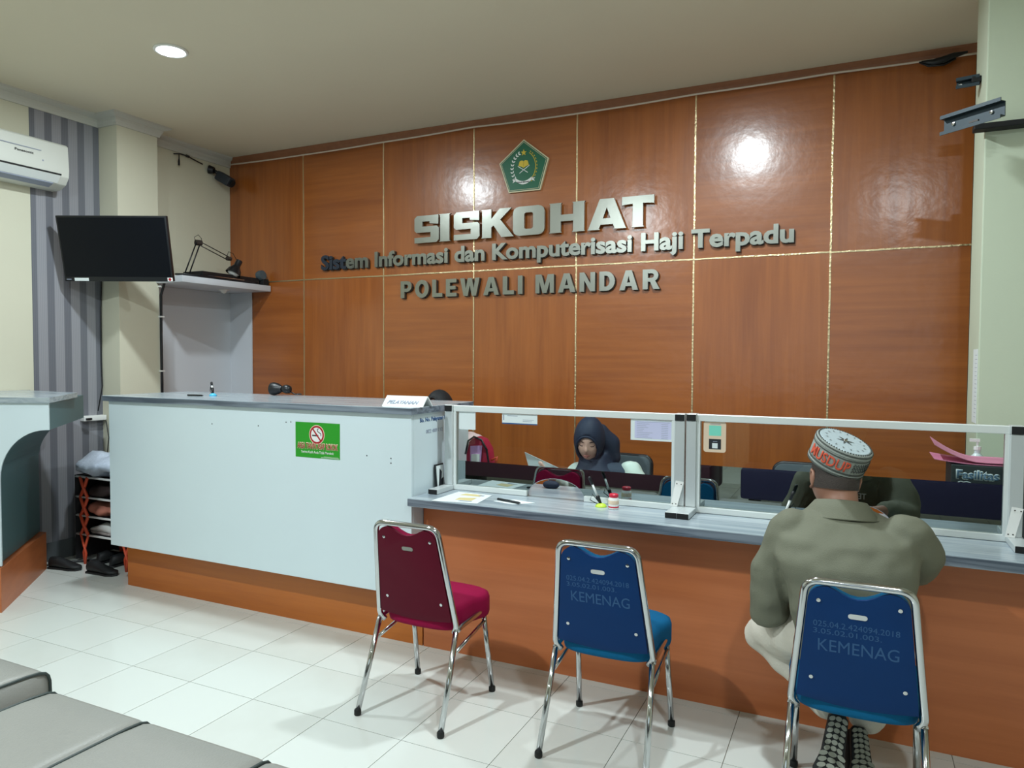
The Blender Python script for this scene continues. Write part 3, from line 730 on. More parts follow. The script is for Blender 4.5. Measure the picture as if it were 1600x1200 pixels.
def d2(t, y, x0, x1, z0, z1):
    MB().box(x0+.02, x1-.012, y-.0004, y, z0+.01, z1-.008).build('lilac_table', m_paperlil, t, world=True)
    b = MB(); y -= .0005
    for k in range(9):
        z = z1-.022-k*.0085; b.box(x0+.03, x0+.06+.05*random.random(), y-.0003, y, z, z+.0015); b.box(x1-.06, x1-.028, y-.0003, y, z, z+.0016)
    b.box(x0+.03, x1-.02, y-.0003, y, z1-.013, z1-.0115); b.build('print', m_inkgrey, t, world=True)
notice('white notice with a lilac table of figures at the right of the left screen', 2.555, 2.766, 1.150, 1.252, m_paper, deco=d2)
t = thing('paper_notice', 'rounded peach card with mint and black squares on the right glass screen', 'notice', (2.955, YP, 1.113))
MB().prism([(x, z) for x, z in rrect(2.905, 3.007, 1.113, 1.256, .012)], 0, .0006, wallF(0, 0, YP-.0042)).build('sheet', m_peach, t, world=True)
MB().box(2.93, 2.985, YP-.0055, YP-.005, 1.19, 1.238).build('mint_square', m_mint, t, world=True)
MB().box(2.93, 2.985, YP-.0055, YP-.005, 1.127, 1.175).build('black_square', m_ink, t, world=True)
MB().box(2.945, 2.97, YP-.006, YP-.0056, 1.132, 1.156).build('white_square', m_paper, t, world=True)
MB().box(2.935, 2.982, YP-.0055, YP-.005, 1.243, 1.246).box(2.948, 2.968, YP-.0062, YP-.0056, 1.162, 1.165).build('print', m_inkgrey, t, world=True)

# file box with label and pink papers on the staff side
fb = thing('file_box', 'dark grey file box labelled Fasilitas behind the right glass screen', 'box', (4.0, -1.56, .825))
MB().box(3.905, 4.2, -1.695, -1.50, .826, 1.118).build('box_body', m_dark, fb, world=True, bevel=.004)
text('box_label_outline', 'Fasilitas', wallF(3.922, 1.058, -1.6962), m_paper, fb, width=.153, height=.042, extrude=.001, offset=.06)
text('box_label', 'Fasilitas', wallF(3.926, 1.062, -1.6972), mat('label_blue', (96, 130, 158), .5), fb, width=.145, height=.034, extrude=.001, offset=.02)
MB().tube([(3.93, -1.697, 1.046), (3.94, -1.697, 1.051), (3.95, -1.697, 1.048), (3.96, -1.697, 1.051), (3.975, -1.697, 1.047)], .0022, 6).build('wavy_mark', m_paper, fb, world=True)
for k, (lb, dz, sx) in enumerate((('lower pink sheet under the top one on the dark file box', .0, .06), ('top pink sheet curling up on the dark file box', .008, .0))):
    rings = []
    for i in range(13):
        u = i/12; x = 3.845+(4.2-3.845)*u+sx*.0; curl = (.045+.02*k)*max(0, 1-u/.45)**1.6*(1 if k else .3)
        rings.append([V((x, -1.69+.01*k, 1.1200+dz+curl)), V((x, -1.46, 1.1200+dz+curl*1.2)), V((x, -1.46, 1.1225+dz+curl*1.2)), V((x, -1.69+.01*k, 1.1225+dz+curl))])
    o = MB().loft(rings).build('pink_sheet', m_pink, smooth=False); tag(o, lb, 'paper')

# things on the low counter
def flat(name, label, corners, m, z=.8256, th=.0015, cat='paper'):
    t = thing(name, label, cat, (sum(c[0] for c in corners)/4, sum(c[1] for c in corners)/4, z))
    MB().prism(corners, z, z+th).build('sheet', m, t, world=True); return t
bk = flat('leaflet', 'white leaflet with pale tan map print on the low counter', [(1.625, -2.06), (1.865, -2.02), (1.835, -1.80), (1.63, -1.79)], m_paper)
MB().prism([(1.72, -1.99), (1.81, -1.98), (1.80, -1.90), (1.715, -1.93)], .8272, .8276).prism([(1.68, -1.87), (1.80, -1.87), (1.79, -1.82), (1.69, -1.82)], .8272, .8276).build('tan_print', m_tan, bk, world=True)
MB().prism([(1.75, -2.015), (1.82, -2.0), (1.818, -1.985), (1.755, -1.995)], .8272, .8276).prism([(1.78, -1.85), (1.81, -1.85), (1.808, -1.83), (1.78, -1.83)], .8277, .828).build('grey_print', m_inkgrey, bk, world=True)
flat('note_slip', 'small white slip of paper under the pen on the low counter', [(1.91, -1.93), (2.03, -1.96), (2.115, -1.88), (1.99, -1.85)], m_paper)
pn = thing('ballpoint_pen', 'dark pen lying on the white slip on the low counter', 'pen', (1.995, -1.925, .8275), -.28)
MB().tube([(-.072, 0, .006), (.06, 0, .006), (.074, 0, .006)], [.006, .006, .002], 8).build('barrel', m_black, pn, smooth=True)
MB().tube([(-.074, 0, .006), (-.08, 0, .006)], [.0065, .004], 8).build('pen_button', m_blackm, pn, smooth=True)
penstand('desk_pen', 'lime based desk pen leaning left beside the red lidded jar', (2.435, -1.81, .825), PI+.25, .42, m_lime, .14)
penstand('desk_pen', 'lime based desk pen standing just left of the man in the cap', (3.262, -1.82, .825), .1, .33, m_lime, .14)
jar = thing('glue_jar', 'small white jar with red lid and red stripe on the low counter', 'jar', (2.505, -1.83, .825))
MB().lathe([(.022, 0), (.025, .003), (.025, .048), (.021, .056), (.019, .058)], 24).build('jar_body', m_signwhite, jar, smooth='auto')
MB().lathe([(.0215, .057), (.0225, .059), (.0225, .070), (.019, .073)], 24).build('lid', m_jarred, jar, smooth='auto')
MB().lathe([(.0253, .008), (.0256, .009), (.0256, .014), (.0253, .015)], 24).build('red_stripe', m_jarred, jar, smooth='auto')
MB().lathe([(.0253, .024), (.0256, .025), (.0256, .042), (.0253, .043)], 24).build('label_band', m_peach, jar, smooth='auto')
# framed photo leaning on the white counter's side
pf = thing('photo_frame', 'small black framed picture leaning on the side of the tall counter', 'frame', (1.50, -1.69, .825))
Ff = frame((1.49, -1.80, .828), (0, 1, 0), (-.08, 0, 1))
MB().box(0, .085, 0, .135, 0, .008, Ff).build('frame', m_black, pf, world=True)
MB().box(.008, .077, .008, .127, .008, .010, Ff).build('picture', m_paper, pf, world=True)
MB().prism([(.02, .01), (.07, .01), (.072, .06), (.05, .05), (.06, .09), (.04, .11), (.03, .06)], .010, .011, Ff).build('dark_figure', m_ink, pf, world=True)

# ================================================================== CHAIRS
def back_y(z): return -.097-(z-.43)*.195
def make_chair(label, mf, mb_, blue, loc, rz):
    t = thing('banquet_chair', label, 'chair', loc, rz, group='chrome framed chairs at the counter')
    R_ = .0122
    def bez(pts, n=6):      # polyline with rounded corners
        out = [V(pts[0])]
        for a, b_, c in zip(pts, pts[1:], pts[2:]):
            a, b_, c = V(a), V(b_), V(c); d = min(.045, (b_-a).length*.45, (c-b_).length*.45)
            p, q = b_+(a-b_).normalized()*d, b_+(c-b_).normalized()*d
            for k in range(n+1): u = k/n; out.append(p*(1-u)**2+b_*2*u*(1-u)+q*u*u)
        out.append(V(pts[-1])); return out
    for s in (-1, 1):
        MB().tube([(s*.197, -.092, .385), (s*.204, -.16, .2), (s*.21, -.235, .015)], R_, 12).build('leg', m_chrome, t, smooth=True)
        MB().tube([(s*.193, .165, .375), (s*.205, .225, .015)], R_, 12).build('leg', m_chrome, t, smooth=True)
        MB().tube(bez([(s*.197, -.092, .385), (s*.197, -.05, .395), (s*.195, .165, .405), (s*.193, .167, .36)]), R_, 12).build('side_rail', m_chrome, t, smooth=True)
        MB().tube([(s*.2, -.125, .295), (s*.196, .165, .35)], .008, 10).build('side_brace', m_chrome, t, smooth=True)
        for yy in (-.235, .225):
            MB().lathe([(.0135, 0), (.0155, .004), (.0155, .02), (.0125, .026)], 14, Matrix.Translation((s*(.21 if yy < 0 else .205), yy, 0))).build('rubber_foot', m_rubber, t, smooth='auto')
    MB().tube([(-.195, .06, .392), (.195, .06, .392)], .008, 10).build('cross_rail', m_chrome, t, smooth=True)
    # back frame
    zb, zt = .375, .838; wb_, wt_ = .199, .155
    fp = bez([(-wb_+.02, back_y(zb)+.01, zb), (-wb_, back_y(zb+.02), zb+.03), (-wt_, back_y(zt), zt), (wt_, back_y(zt), zt), (wb_, back_y(zb+.02), zb+.03), (wb_-.02, back_y(zb)+.01, zb)], 8)
    MB().tube(fp, R_, 12).build('back_frame', m_chrome, t, smooth=True)
    # back panel: front cushion and rear board following the frame, scooped top
    def outline(ins):
        p = []; z0, z1 = .425, zt-.010
        wz = lambda z: wb_+(wt_-wb_)*(z-zb)/(zt-zb)-ins
        for k in range(7): u = k/6; p.append((-wz(.43)+2*wz(.43)*u, z0-.016*math.sin(PI*u)))
        for k in range(6): z = .45+(z1-.06-.45)*k/5; p.append((wz(z), z))
        for k in range(1, 7): a = PI/2*k/6; p.append((wz(z1-.06)-.055+.055*math.cos(a), z1-.06+.055*math.sin(a)))
        for k in range(9):
            u = k/8; x = .092-.184*u; p.append((x, z1-.002-.036*math.sin(PI*u)**1.3))
        for k in range(0, 7): a = PI/2+PI/2*k/6; p.append((-wz(z1-.06)+.055+.055*math.cos(a), z1-.06+.055*math.sin(a)))
        for k in range(6): z = .45+(z1-.06-.45)*(5-k)/5; p.append((-wz(z), z))
        return p
    Fb = Matrix(((1, 0, 0, 0), (0, -.195, -1, -.097+.43*.195), (0, 1, 0, 0), (0, 0, 0, 1)))   # x, z -> panel plane; local +Z = backwards
    MB().prism(outline(.013), -.006, .008, Fb).build('back_board', mb_, t, bevel=.003, smooth=True)
    MB().prism(outline(.014), -.036, -.0061, Fb).build('back_cushion', mf, t, bevel=.012, smooth=True)
    b = MB()
    for x, z in ((-.115, .775), (.118, .775), (-.135, .50), (.14, .50)): b.lathe([(.0075, 0), (.0065, .003), (.002, .0035)], 12, Fb @ Matrix.Translation((x, z, .008)))
    b.build('screws', m_chrome, t, smooth='auto')
    MB().prism(rrect(-.028, .028, .725, .742, .008, 3), .008, .010, Fb).build('maker_plate', m_chrome if blue else m_steel, t)
    if blue:
        FT = Fb @ Matrix.Translation((0, 0, .0082))
        text('print_text', 'KEMENAG', FT @ Matrix.Translation((-.115, .60, 0)), m_kem, t, world=False, width=.235, height=.042, extrude=.0004)
        text('print_text', '025.04.2.424094.2018', FT @ Matrix.Translation((-.13, .685, 0)), m_kem, t, world=False, width=.25, height=.02, extrude=.0003)
        text('print_text', '3.05.02.01.003.', FT @ Matrix.Translation((-.13, .660, 0)), m_kem, t, world=False, width=.2, height=.018, extrude=.0003)
    # seat cushion
    pl_ = []
    for k in range(48):
        a = 2*PI*k/48; ca, sa = math.cos(a), math.sin(a); x = math.copysign(abs(ca)**.42, ca); y = math.copysign(abs(sa)**.42, sa)
        pl_.append((x*(.216 if y > 0 else .19), y*(.175 if y > 0 else .150)+.068-(.014*(1-x*x) if y < 0 else -.015*(1-x*x))))
    rings = []
    for s_, z in ((.93, .372), (.985, .377), (1.0, .39), (1.0, .452), (.975, .470), (.89, .480), (.6, .485), (.25, .487), (.02, .4875)):
        rings.append([V((x*s_, .068+(y-.068)*s_, z)) for x, y in pl_])
    MB().loft(rings).build('seat', mf, t, smooth=True)
    return t
make_chair('maroon seated chrome chair with an empty seat, in front of the low counter', m_red, m_redb, False, (1.838, -2.428, 0), -.012)
make_chair('empty blue chair marked KEMENAG, between the maroon chair and the seated man', m_blue, m_blueb, True, (2.668, -2.385, 0), .012)
make_chair('blue chair marked KEMENAG that the man in the cap sits on', m_blue, m_blueb, True, (3.564, -2.48, 0), .0)

# ================================================================== BENCHES
def bench(label, xs_, y0, y1, zt, loc):
    t = thing('waiting_bench', label, 'bench', loc)
    for k, (a, b_) in enumerate(zip(xs_, xs_[1:])):
        rings = []; n = 22
        pr = [(y1-.008, zt-.20), (y1+.004, zt-.14), (y1+.004, zt-.05), (y1-.002, zt-.027), (y1-.014, zt-.012), (y1-.035, zt-.003), (y1-.12, zt+.004), ((y0+y1)/2, zt+.006), (y0+.1, zt+.002), (y0, zt-.03), (y0, zt-.20)]
        for i in range(n+1):
            u = i/n; x = a+(b_-a)*(.5-.5*math.cos(PI*u))*.3+(b_-a)*u*.7; e = min(x-a, b_-x); dz = .012*max(0, 1-e/.03)**2; 
            rings.append([V((x, y, z-(dz if z > zt-.15 else 0))) for y, z in pr])
        MB().loft(rings).build('seat_cushion', m_bench, t, world=True, smooth=True)
    for x in xs_:
        MB().tube([(x, y1-.004, zt-.2), (x, y1-.002, zt-.17), (x, y1+.006, zt-.14), (x, y1+.004, zt-.05), (x, y1-.001, zt-.03), (x, y1-.012, zt-.017), (x, y1-.034, zt-.009), (x, y1-.08, zt-.005), (x, (y0+y1)/2, zt-.004), (x, y0, zt-.03)], .0055, 8).build('piping', m_piping, t, world=True, smooth=True)
    MB().box(xs_[0]+.02, xs_[-1]-.02, y0+.02, y1-.02, .10, zt-.2).build('base_box', m_piping, t, world=True)
    for x in (xs_[0]+.08, xs_[-1]-.08):
        for y in (y0+.08, y1-.08): MB().lathe([(.02, 0), (.025, .1)], 12, Matrix.Translation((x, y, 0))).build('leg', m_chrome, t, world=True)
    return t
bench('long grey leather bench in the foreground, nearer the middle of the room', [1.15, 1.60, 2.09, 2.58, 3.07], -4.25, -3.655, .44, (2.1, -3.95, 0))
bench('grey leather bench at the far left, rounded end only in view', [-.95, -.3, .33, .95], -4.15, -3.56, .43, (0, -3.85, 0))
# seats behind the camera, mirrored in the dark film
for i, (x0, x1) in enumerate(((-.9, 2.2), (2.5, 5.6))):
    m_sofa = (mat('maroon_sofa', (58, 16, 34), .6), mat('navy_sofa', (30, 26, 64), .6))[i]
    t = thing('waiting_sofa', ('dark purple waiting sofa behind the camera on the left', 'dark purple waiting sofa behind the camera on the right')[i], 'sofa', ((x0+x1)/2, -6.2, 0), group='sofas behind the camera')
    MB().box(x0, x1, -6.5, -5.9, .12, .43).build('seat', m_sofa, t, world=True, bevel=.03, smooth=True)
    MB().box(x0, x1, -6.7, -6.5, .12, .9).build('backrest', m_sofa, t, world=True, bevel=.03, smooth=True)
    for x in (x0+.1, x1-.1): MB().box(x-.03, x+.03, -6.6, -6.0, 0, .12).build('leg', m_black, t, world=True)

# ================================================================== LEFT SIDE
# arched desk
ad = thing('arched_desk', 'white desk with arched teal knee space and wood plinth by the left wall', 'desk', (-1.3, -2.5, 0))
P1 = V((-1.083, -2.573, 0)); dL = V((-1, 1, 0)).normalized(); d1v = V((.9, .43, 0)).normalized(); LN = .93
zA = 1.285
def outl():   # in plane spanned by d1v (s) and z
    p = [(-.85, .275), (0, .275), (0, .80)]
    for k in range(1, 13):
        a = PI/2*k/12; p.append((.285*(1-math.cos(a)), .80+.30*math.sin(a)))
    p += [(.30, 1.10), (.30, 1.262), (-.85, 1.262)]; return p
pf_ = outl(); n_ = len(pf_)
back = dL*LN
A = [P1+d1v*s+V((0, 0, z)) for s, z in pf_]; nrm = d1v.cross(V((0, 0, 1))).normalized()
MB().loft([[v+nrm*.004 for v in A], [v+dL*.018+nrm*.004 for v in A]]).build('front_panel', m_white, ad, world=True)
pc = [(-.24, .275), (-.03, .275), (-.03, .80)]+[(-.03+(.30+.03)/.285*s_*.95, z_) for s_, z_ in pf_[3:-3]]+[(.30, 1.10), (.30, 1.262), (-.24, 1.262)]; A2 = [P1+d1v*s+V((0, 0, z)) for s, z in pc]
W1, W2 = V((-1.88, -1.97, 0)), V((-1.88, -2.9, 0)); Q1 = P1+d1v*-.24+dL*.0181; Q2 = P1+d1v*-.24+dL*LN; Q3 = P1+d1v*-.83+dL*.0181
fl = [Q1, Q2, W1, W2, Q3]
MB().loft([[v+dL*.0181+nrm*.004 for v in A2], [v+dL*(LN-.0)+nrm*.004 for v in A2]]).loft([[v+V((0, 0, .275)) for v in fl], [v+V((0, 0, 1.262)) for v in fl]]).build('carcass', m_teal, ad, world=True)
B_ = [P1+d1v*-.85+nrm*.03, P1+d1v*.012+nrm*.03, P1+d1v*.012+dL*LN, V((-1.88, -1.96, 0)), V((-1.88, -2.9, 0))]
MB().loft([[v+V((0, 0, 0)) for v in B_], [v+V((0, 0, .268)) for v in B_]]).build('plinth', m_wooddesk, ad, world=True)
T_ = [P1+d1v*-.85+nrm*.02, P1+d1v*.315+nrm*.02, P1+d1v*.325+dL*(LN-.3), P1+d1v*-.1+dL*LN, V((-1.901, -1.9, 0)), V((-1.901, -2.9, 0))]
MB().loft([[v+V((0, 0, 1.263)) for v in T_], [v+V((0, 0, 1.295)) for v in T_]]).build('worktop', m_worktop, ad, world=True)

# air conditioner
ac = thing('air_conditioner', 'white split air conditioner on the left wall above the striped wallpaper', 'air conditioner', (XL, -2.1, 2.75))
y0, y1 = -2.58, -1.71
pr = [(0, 3.085), (.175, 3.085), (.195, 3.07), (.205, 2.90), (.20, 2.845), (.165, 2.795), (.10, 2.765), (0, 2.765)]
MB().loft([[V((XL+x, y0, z)) for x, z in pr], [V((XL+x, y1, z)) for x, z in pr]]).build('casing', m_ac, ac, world=True, bevel=.006, smooth=True)
MB().loft([[V((XL+.2055, y0, z)) for z in (3.0,)]+[V((XL+.2075, y0, 2.998)), V((XL+.2065, y0, 2.994))], [V((XL+.2, y1-.2, 3.0)), V((XL+.2045, y1-.2, 2.998)), V((XL+.2035, y1-.2, 2.994))]]).build('panel_seam', m_inkgrey, ac, world=True)
MB().box(XL+.12, XL+.207, y0, y1-.06, 2.853, 2.863).build('vent_slot', m_blackm, ac, world=True)
MB().loft([[V((XL+x, yy, z)) for x, z in ((.207, 2.85), (.212, 2.847), (.175, 2.797), (.168, 2.80))] for yy in (y0, y1-.07)]).build('louvre', m_alul, ac, world=True)
MB().loft([[V((XL+x, yy, z)) for x, z in ((.172, 2.796), (.174, 2.79), (.12, 2.768), (.12, 2.775))] for yy in (y0, y1-.1)]).build('lower_slot', m_inkgrey, ac, world=True)
text('brand_text', 'Panasonic', frame((XL+.2045, -2.09, 2.957), (0, 1, 0), (-.06, 0, 1)), m_ink, ac, width=.125, height=.017, offset=.01)
MB().lathe([(.006, 0), (.005, .001)], 10, frame((XL+.2045, -1.90, 2.93), (0, 1, 0), (-.06, 0, 1))).build('indicator', m_inkgrey, ac, world=True)

# TV
tr = V((.903, .429, 0)).normalized(); depth = V((-.4296, .903, 0))
tvc = V((-1.43, -1.555, 2.335))
tilt = math.radians(13)
back_dir = V((0, 0, 1))*math.cos(tilt)+V((tr.y, -tr.x, 0))*math.sin(tilt)    # up axis, leaning out at the top
tv = thing('television', 'black flat screen television mounted on the left pillar', 'television', (-1.6, -1.4, 2.1))
FT = frame(tvc, tr, back_dir)
wv, hv = .405, .24
MB().box(-wv, wv, -hv, hv, -.035, 0, FT).build('casing', m_black, tv, world=True, bevel=.006, smooth=True)
MB().box(-wv+.012, wv-.012, -hv+.035, hv-.012, 0, .001, FT).build('screen', m_screen, tv, world=True)
MB().box(-.33, -.225, -hv+.004, -hv+.026, .0, .0015, FT).build('sticker', m_paper, tv, world=True)
MB().box(-.39, -.355, -hv+.012, -hv+.018, .0, .0015, FT).build('maker_mark', m_inkgrey, tv, world=True)
MB().box(.365, .403, -hv+.004, -hv+.030, .0, .0013, FT).build('energy_label', m_signwhite, tv, world=True)
MB().lathe([(.011, .0014), (.010, .0022)], 16, FT @ Matrix.Translation((.383, -hv+.017, 0))).build('red_dot', m_signred, tv, world=True)
MB().tube([tvc+V((0, .05, 0)), V((-1.68, -1.34, 2.33))], .02, 8).box(-1.72, -1.62, -1.40, -1.335, 2.2, 2.46).build('wall_bracket', m_black, tv, world=True)
# cables down the pillar
c1 = MB().tube([(XL+.03, -1.35, 2.15), (XL+.012, -1.348, 1.9), (XL+.012, -1.35, 1.5), (XL+.02, -1.35, 1.3), (XL+.05, -1.41, 1.11)], .005, 6).build('television_cable', m_black, smooth=True)
tag(c1, 'thin black cable down the edge between wallpaper and pillar', 'cable')
c2 = thing('television_cable', 'thick black cable clipped down the right edge of the pillar', 'cable', (-1.68, -.965, 1.3))
MB().tube([(-1.55, -.93, 2.20), (-1.64, -.955, 2.17), (-1.68, -.965, 2.05), (-1.682, -.966, 1.7), (-1.68, -.965, 1.35), (-1.68, -.965, 1.15)], .011, 8).build('cable', m_black, c2, world=True, smooth=True)
b = MB()
for z in (2.12, 1.87, 1.42): b.box(-1.70, -1.66, -.985, -.95, z-.006, z+.006)
b.build('cable_clips', m_signwhite, c2, world=True)
# power box
pb = thing('power_strip', 'white extension socket on the wall above the shoe rack', 'socket', (-1.87, -1.43, 1.05))
MB().box(XL+.004, XL+.06, -1.53, -1.345, 1.035, 1.075).build('socket_body', m_signwhite, pb, world=True, bevel=.006, smooth=True)
MB().box(XL+.06, XL+.08, -1.52, -1.48, 1.045, 1.06).build('plug', m_black, pb, world=True)
MB().tube([(XL+.2, -1.37, 1.10), (XL+.21, -1.36, 1.08), (XL+.215, -1.36, 1.03)], [.012, .03, .02], 8).build('adapter', m_black, pb, world=True, smooth=True)
MB().tube([(XL+.1, -1.38, 1.03), (XL+.13, -1.38, .9), (XL+.12, -1.39, .75)], .004, 6).build('cord', m_black, pb, world=True, smooth=True)

# wall shelf in the corner, white board below
bd = thing('white_board', 'plain white board covering the corner under the floating shelf', 'board', (-1.7, -.3, 0))
MB().box(XL+.001, XL+.012, -.955, -.018, .0, 2.145).box(XL+.012, -1.622, -.028, -.0168, 0, 2.145).build('board_panel', m_whitepanel, bd, world=True)
sh = thing('floating_shelf', 'thick white floating corner shelf holding the desk lamp', 'shelf', (-1.65, -.5, 2.146))
MB().prism([(XL+.013, -1.0), (-1.385, -1.0), (-1.385, -.022), (XL+.013, -.022)], 2.146, 2.20).build('shelf_slab', m_whitepanel, sh, world=True, bevel=.005, smooth=True)
MB().lathe([(.01, .0), (.05, 0), (.05, -.006), (.03, -.012), (.018, -.03), (.008, -.034)], 20, Matrix.Translation((-1.62, -.36, 2.145))).build('spot_light', m_signwhite, sh, world=True, smooth='auto')
dv = thing('recorder_box', 'flat black recorder box lying on the corner shelf behind the lamp', 'box', (-1.6, -.5, 2.2))
MB().box(-1.66, -1.43, -.76, -.12, 2.201, 2.262).build('case', m_black, dv, world=True, bevel=.004)
MB().box(-1.4299, -1.428, -.7, -.3, 2.225, 2.23).build('slot_line', m_chrome, dv, world=True)
# cable bundle on shelf
cbn = MB().tube([(-1.5, -.97, 2.215), (-1.41, -.95, 2.212), (-1.403, -.8, 2.211), (-1.403, -.5, 2.210), (-1.403, -.25, 2.211), (-1.405, -.16, 2.211)], .009, 7).build('black_cable', m_black, smooth=True)
tag(cbn, 'black cable trailing along the front edge of the corner shelf', 'cable')
# desk lamp
dl = thing('desk_lamp', 'black spring arm desk lamp standing on the corner shelf', 'lamp', (-1.55, -.86, 2.266))
from math import radians
b0 = V((-1.50, -.86, 2.202)); k1 = V((-1.48, -.755, 2.50)); k2 = V((-1.44, -.47, 2.40)); hd = V((-1.43, -.36, 2.385))
MB().lathe([(.075, 0), (.078, .008), (.06, .016), (.02, .022), (.012, .03)], 24, Matrix.Translation(b0)).build('lamp_base', m_black, dl, world=True, smooth='auto')
for s in (-1, 1):
    off = V((0, .022*s, 0))
    MB().tube([b0+V((0, 0, .02))+off, k1+off*.9], .0055, 8).build('lower_arm', m_black, dl, world=True, smooth=True)
    off = V((0, .0, .016*s))
    MB().tube([k1+off, k2+off], .0045, 8).build('upper_arm', m_steels, dl, world=True, smooth=True)
MB().tube([k1+V((-.01, -.02, 0)), k1+V((0, .03, 0))], .024, 12).tube([k2+V((0, -.018, 0)), k2+V((0, .024, 0))], .018, 12).build('joint', m_steels, dl, world=True, smooth='auto')
MB().tube([k1+V((-.0, -.03, 0)), k1+V((0, -.04, .04)), k1+V((0, .0, .065)), k1+V((0, .03, .04)), k1+V((0, .04, 0))], .0025, 6).tube([k2+V((0, -.02, .01)), k2+V((0, 0, .06)), k2+V((0, .05, .05)), k2+V((0, .09, .0))], .0025, 6).build('lamp_cord', m_black, dl, world=True, smooth=True)
hdM = Matrix.Translation(hd) @ V((-.15, -.42, -.88)).to_track_quat('Z', 'Y').to_matrix().to_4x4()
MB().lathe([(.006, -.012), (.026, -.01), (.028, .0), (.028, .045), (.034, .055), (.055, .085), (.068, .125), (.066, .126), (.052, .088), (.028, .058)], 28, hdM).build('lamp_shade', m_black, dl, world=True, smooth='auto')
MB().ball((0, 0, .115), (.05, .05, .03), 10, hdM).build('bulb', m_signwhite, dl, world=True, smooth=True)
# second small device at the right end of the shelf
sp2 = thing('webcam', 'small dark grey clamp device at the right end of the corner shelf', 'camera', (-1.46, -.06, 2.2))
MB().box(-1.50, -1.40, -.10, -.03, 2.201, 2.26).build('body', m_blackm, sp2, world=True, bevel=.01, smooth=True)
MB().lathe([(.01, -.03), (.042, -.028), (.048, .0), (.042, .028), (.01, .03)], 20, Matrix.Translation((-1.43, -.10, 2.29)) @ Matrix.Rotation(PI/2.3, 4, 'Y')).build('head', m_offchair, sp2, world=True, smooth='auto')

# corner speaker / CCTV and cable
cv = thing('security_camera', 'black security camera in the upper left corner of the wood wall', 'camera', (-1.88, -.22, 3.2))
MB().tube([(XL+.01, -.26, 3.27), (XL+.05, -.24, 3.26)], [.04, .03], 14).build('mount', m_black, cv, world=True, smooth='auto')
MB().tube([(XL+.05, -.24, 3.26), (XL+.08, -.21, 3.23)], .016, 10).build('stalk', m_black, cv, world=True, smooth=True)
Mc = Matrix.Translation((XL+.12, -.17, 3.185)) @ V((.75, .2, -.45)).to_track_quat('Z', 'Y').to_matrix().to_4x4()
MB().box(-.05, .05, -.045, .045, -.085, .07, Mc).build('housing', mat('cctv_grey', (44, 50, 58), .4), cv, world=True, bevel=.02, smooth=True)
MB().lathe([(.03, .07), (.034, .085), (.028, .088), (.005, .08)], 18, Mc).build('lens', m_blackm, cv, world=True, smooth='auto')
wl = thing('loose_cable', 'short black cable with dangling end under the left cornice', 'cable', (XL, -.5, 3.3))
MB().tube([(XL+.03, -.66, 3.31), (XL+.03, -.60, 3.325), (XL+.03, -.52, 3.325), (XL+.03, -.42, 3.305), (XL+.04, -.36, 3.29)], .006, 6).build('cable', m_black, wl, world=True, smooth=True)
MB().tube([(XL+.03, -.605, 3.325), (XL+.035, -.61, 3.28), (XL+.035, -.612, 3.255), (XL+.035, -.612, 3.22)], [.004, .005, .009, .008], 8).build('dangling_plug', m_black, wl, world=True, smooth=True)
MB().tube([(XL+.03, -.53, 3.326), (XL+.03, -.50, 3.322)], .012, 8).build('splice', m_black, wl, world=True, smooth=True)

# shoe rack, its contents
rk = thing('shoe_rack', 'folding shoe rack with orange crossed sides between the desk and counter', 'rack', (-1.45, -1.6, 0))
rx0, rx1, ry0, ry1 = -1.70, -1.10, -1.70, -1.42
zs = [.215, .355, .495, .645]
for z in zs:
    MB().tube([(rx0, ry0, z), (rx1, ry0, z), (rx1, ry1, z), (rx0, ry1, z)], .008, 8, closed=True).build('shelf_rim', m_signwhite, rk, world=True, smooth=True)
    MB().box(rx0, rx1, ry0, ry1, z-.004, z+.002).build('shelf', m_black, rk, world=True)
MB().box(rx0-.018, rx1, ry1+.02, ry1+.026, .02, .655).box(rx0-.018, rx0-.012, ry0, ry1+.02, .02, .655).build('rear_cover', mat('dark_cover', (34, 32, 36), .8), rk, world=True)
for x, y in ((rx0+.095, ry0-.006), (rx1-.05, ry0-.006), (rx0+.095, ry1+.006), (rx1-.05, ry1+.006)):
    b = MB(); w2 = .042
    for i in range(3):
        a, c = zs[i], zs[i+1]
        for s in (-1, 1): b.tube([(x-s*w2, y, a), (x, y+.004*s, (a+c)/2), (x+s*w2, y, c)], .012, 6)
    for s in (-1, 1): b.tube([(x+s*w2, y, zs[0]), (x-s*.02, y+.004*s, .08), (x-.006*s, y+.004*s, .0)], .0095, 6)
    b.build('crossed_side', m_orange, rk, world=True, smooth=True)
def lumpy(name, label, cat, c, r, m, amp=.25, seed=0, n=14):
    b = MB().ball((0, 0, 0), r, n); o = b.build(name, m, smooth=True)
    for v in o.data.vertices:
        k = noise.noise(v.co*9+V((seed, 3, 1))); v.co *= 1+amp*k*2
        v.co.z = max(v.co.z, -r[2]*.82)
    zmin = min(v.co.z for v in o.data.vertices)
    o.location = (c[0], c[1], c[2]-zmin); tag(o, label, cat); return o
lumpy('plastic_bag', 'crumpled clear white plastic bag on top of the shoe rack', 'bag', (-1.46, -1.58, .656), (.33, .16, .095), mat('plastic_film', (196, 206, 222), .3, bump=.6, bscale=30), .3, 2, 20)
lumpy('folded_cloth', 'salmon coloured cloth bundle on the upper middle level of the shoe rack', 'cloth', (-1.46, -1.58, .359), (.22, .12, .062), m_cloth1, .25, 5, 16)
lumpy('dark_bundle', 'dark brown bundle on the upper level of the shoe rack, under the plastic bag', 'cloth', (-1.46, -1.58, .499), (.22, .12, .055), mat('brown_cloth', (50, 36, 34), .8), .2, 8, 14)
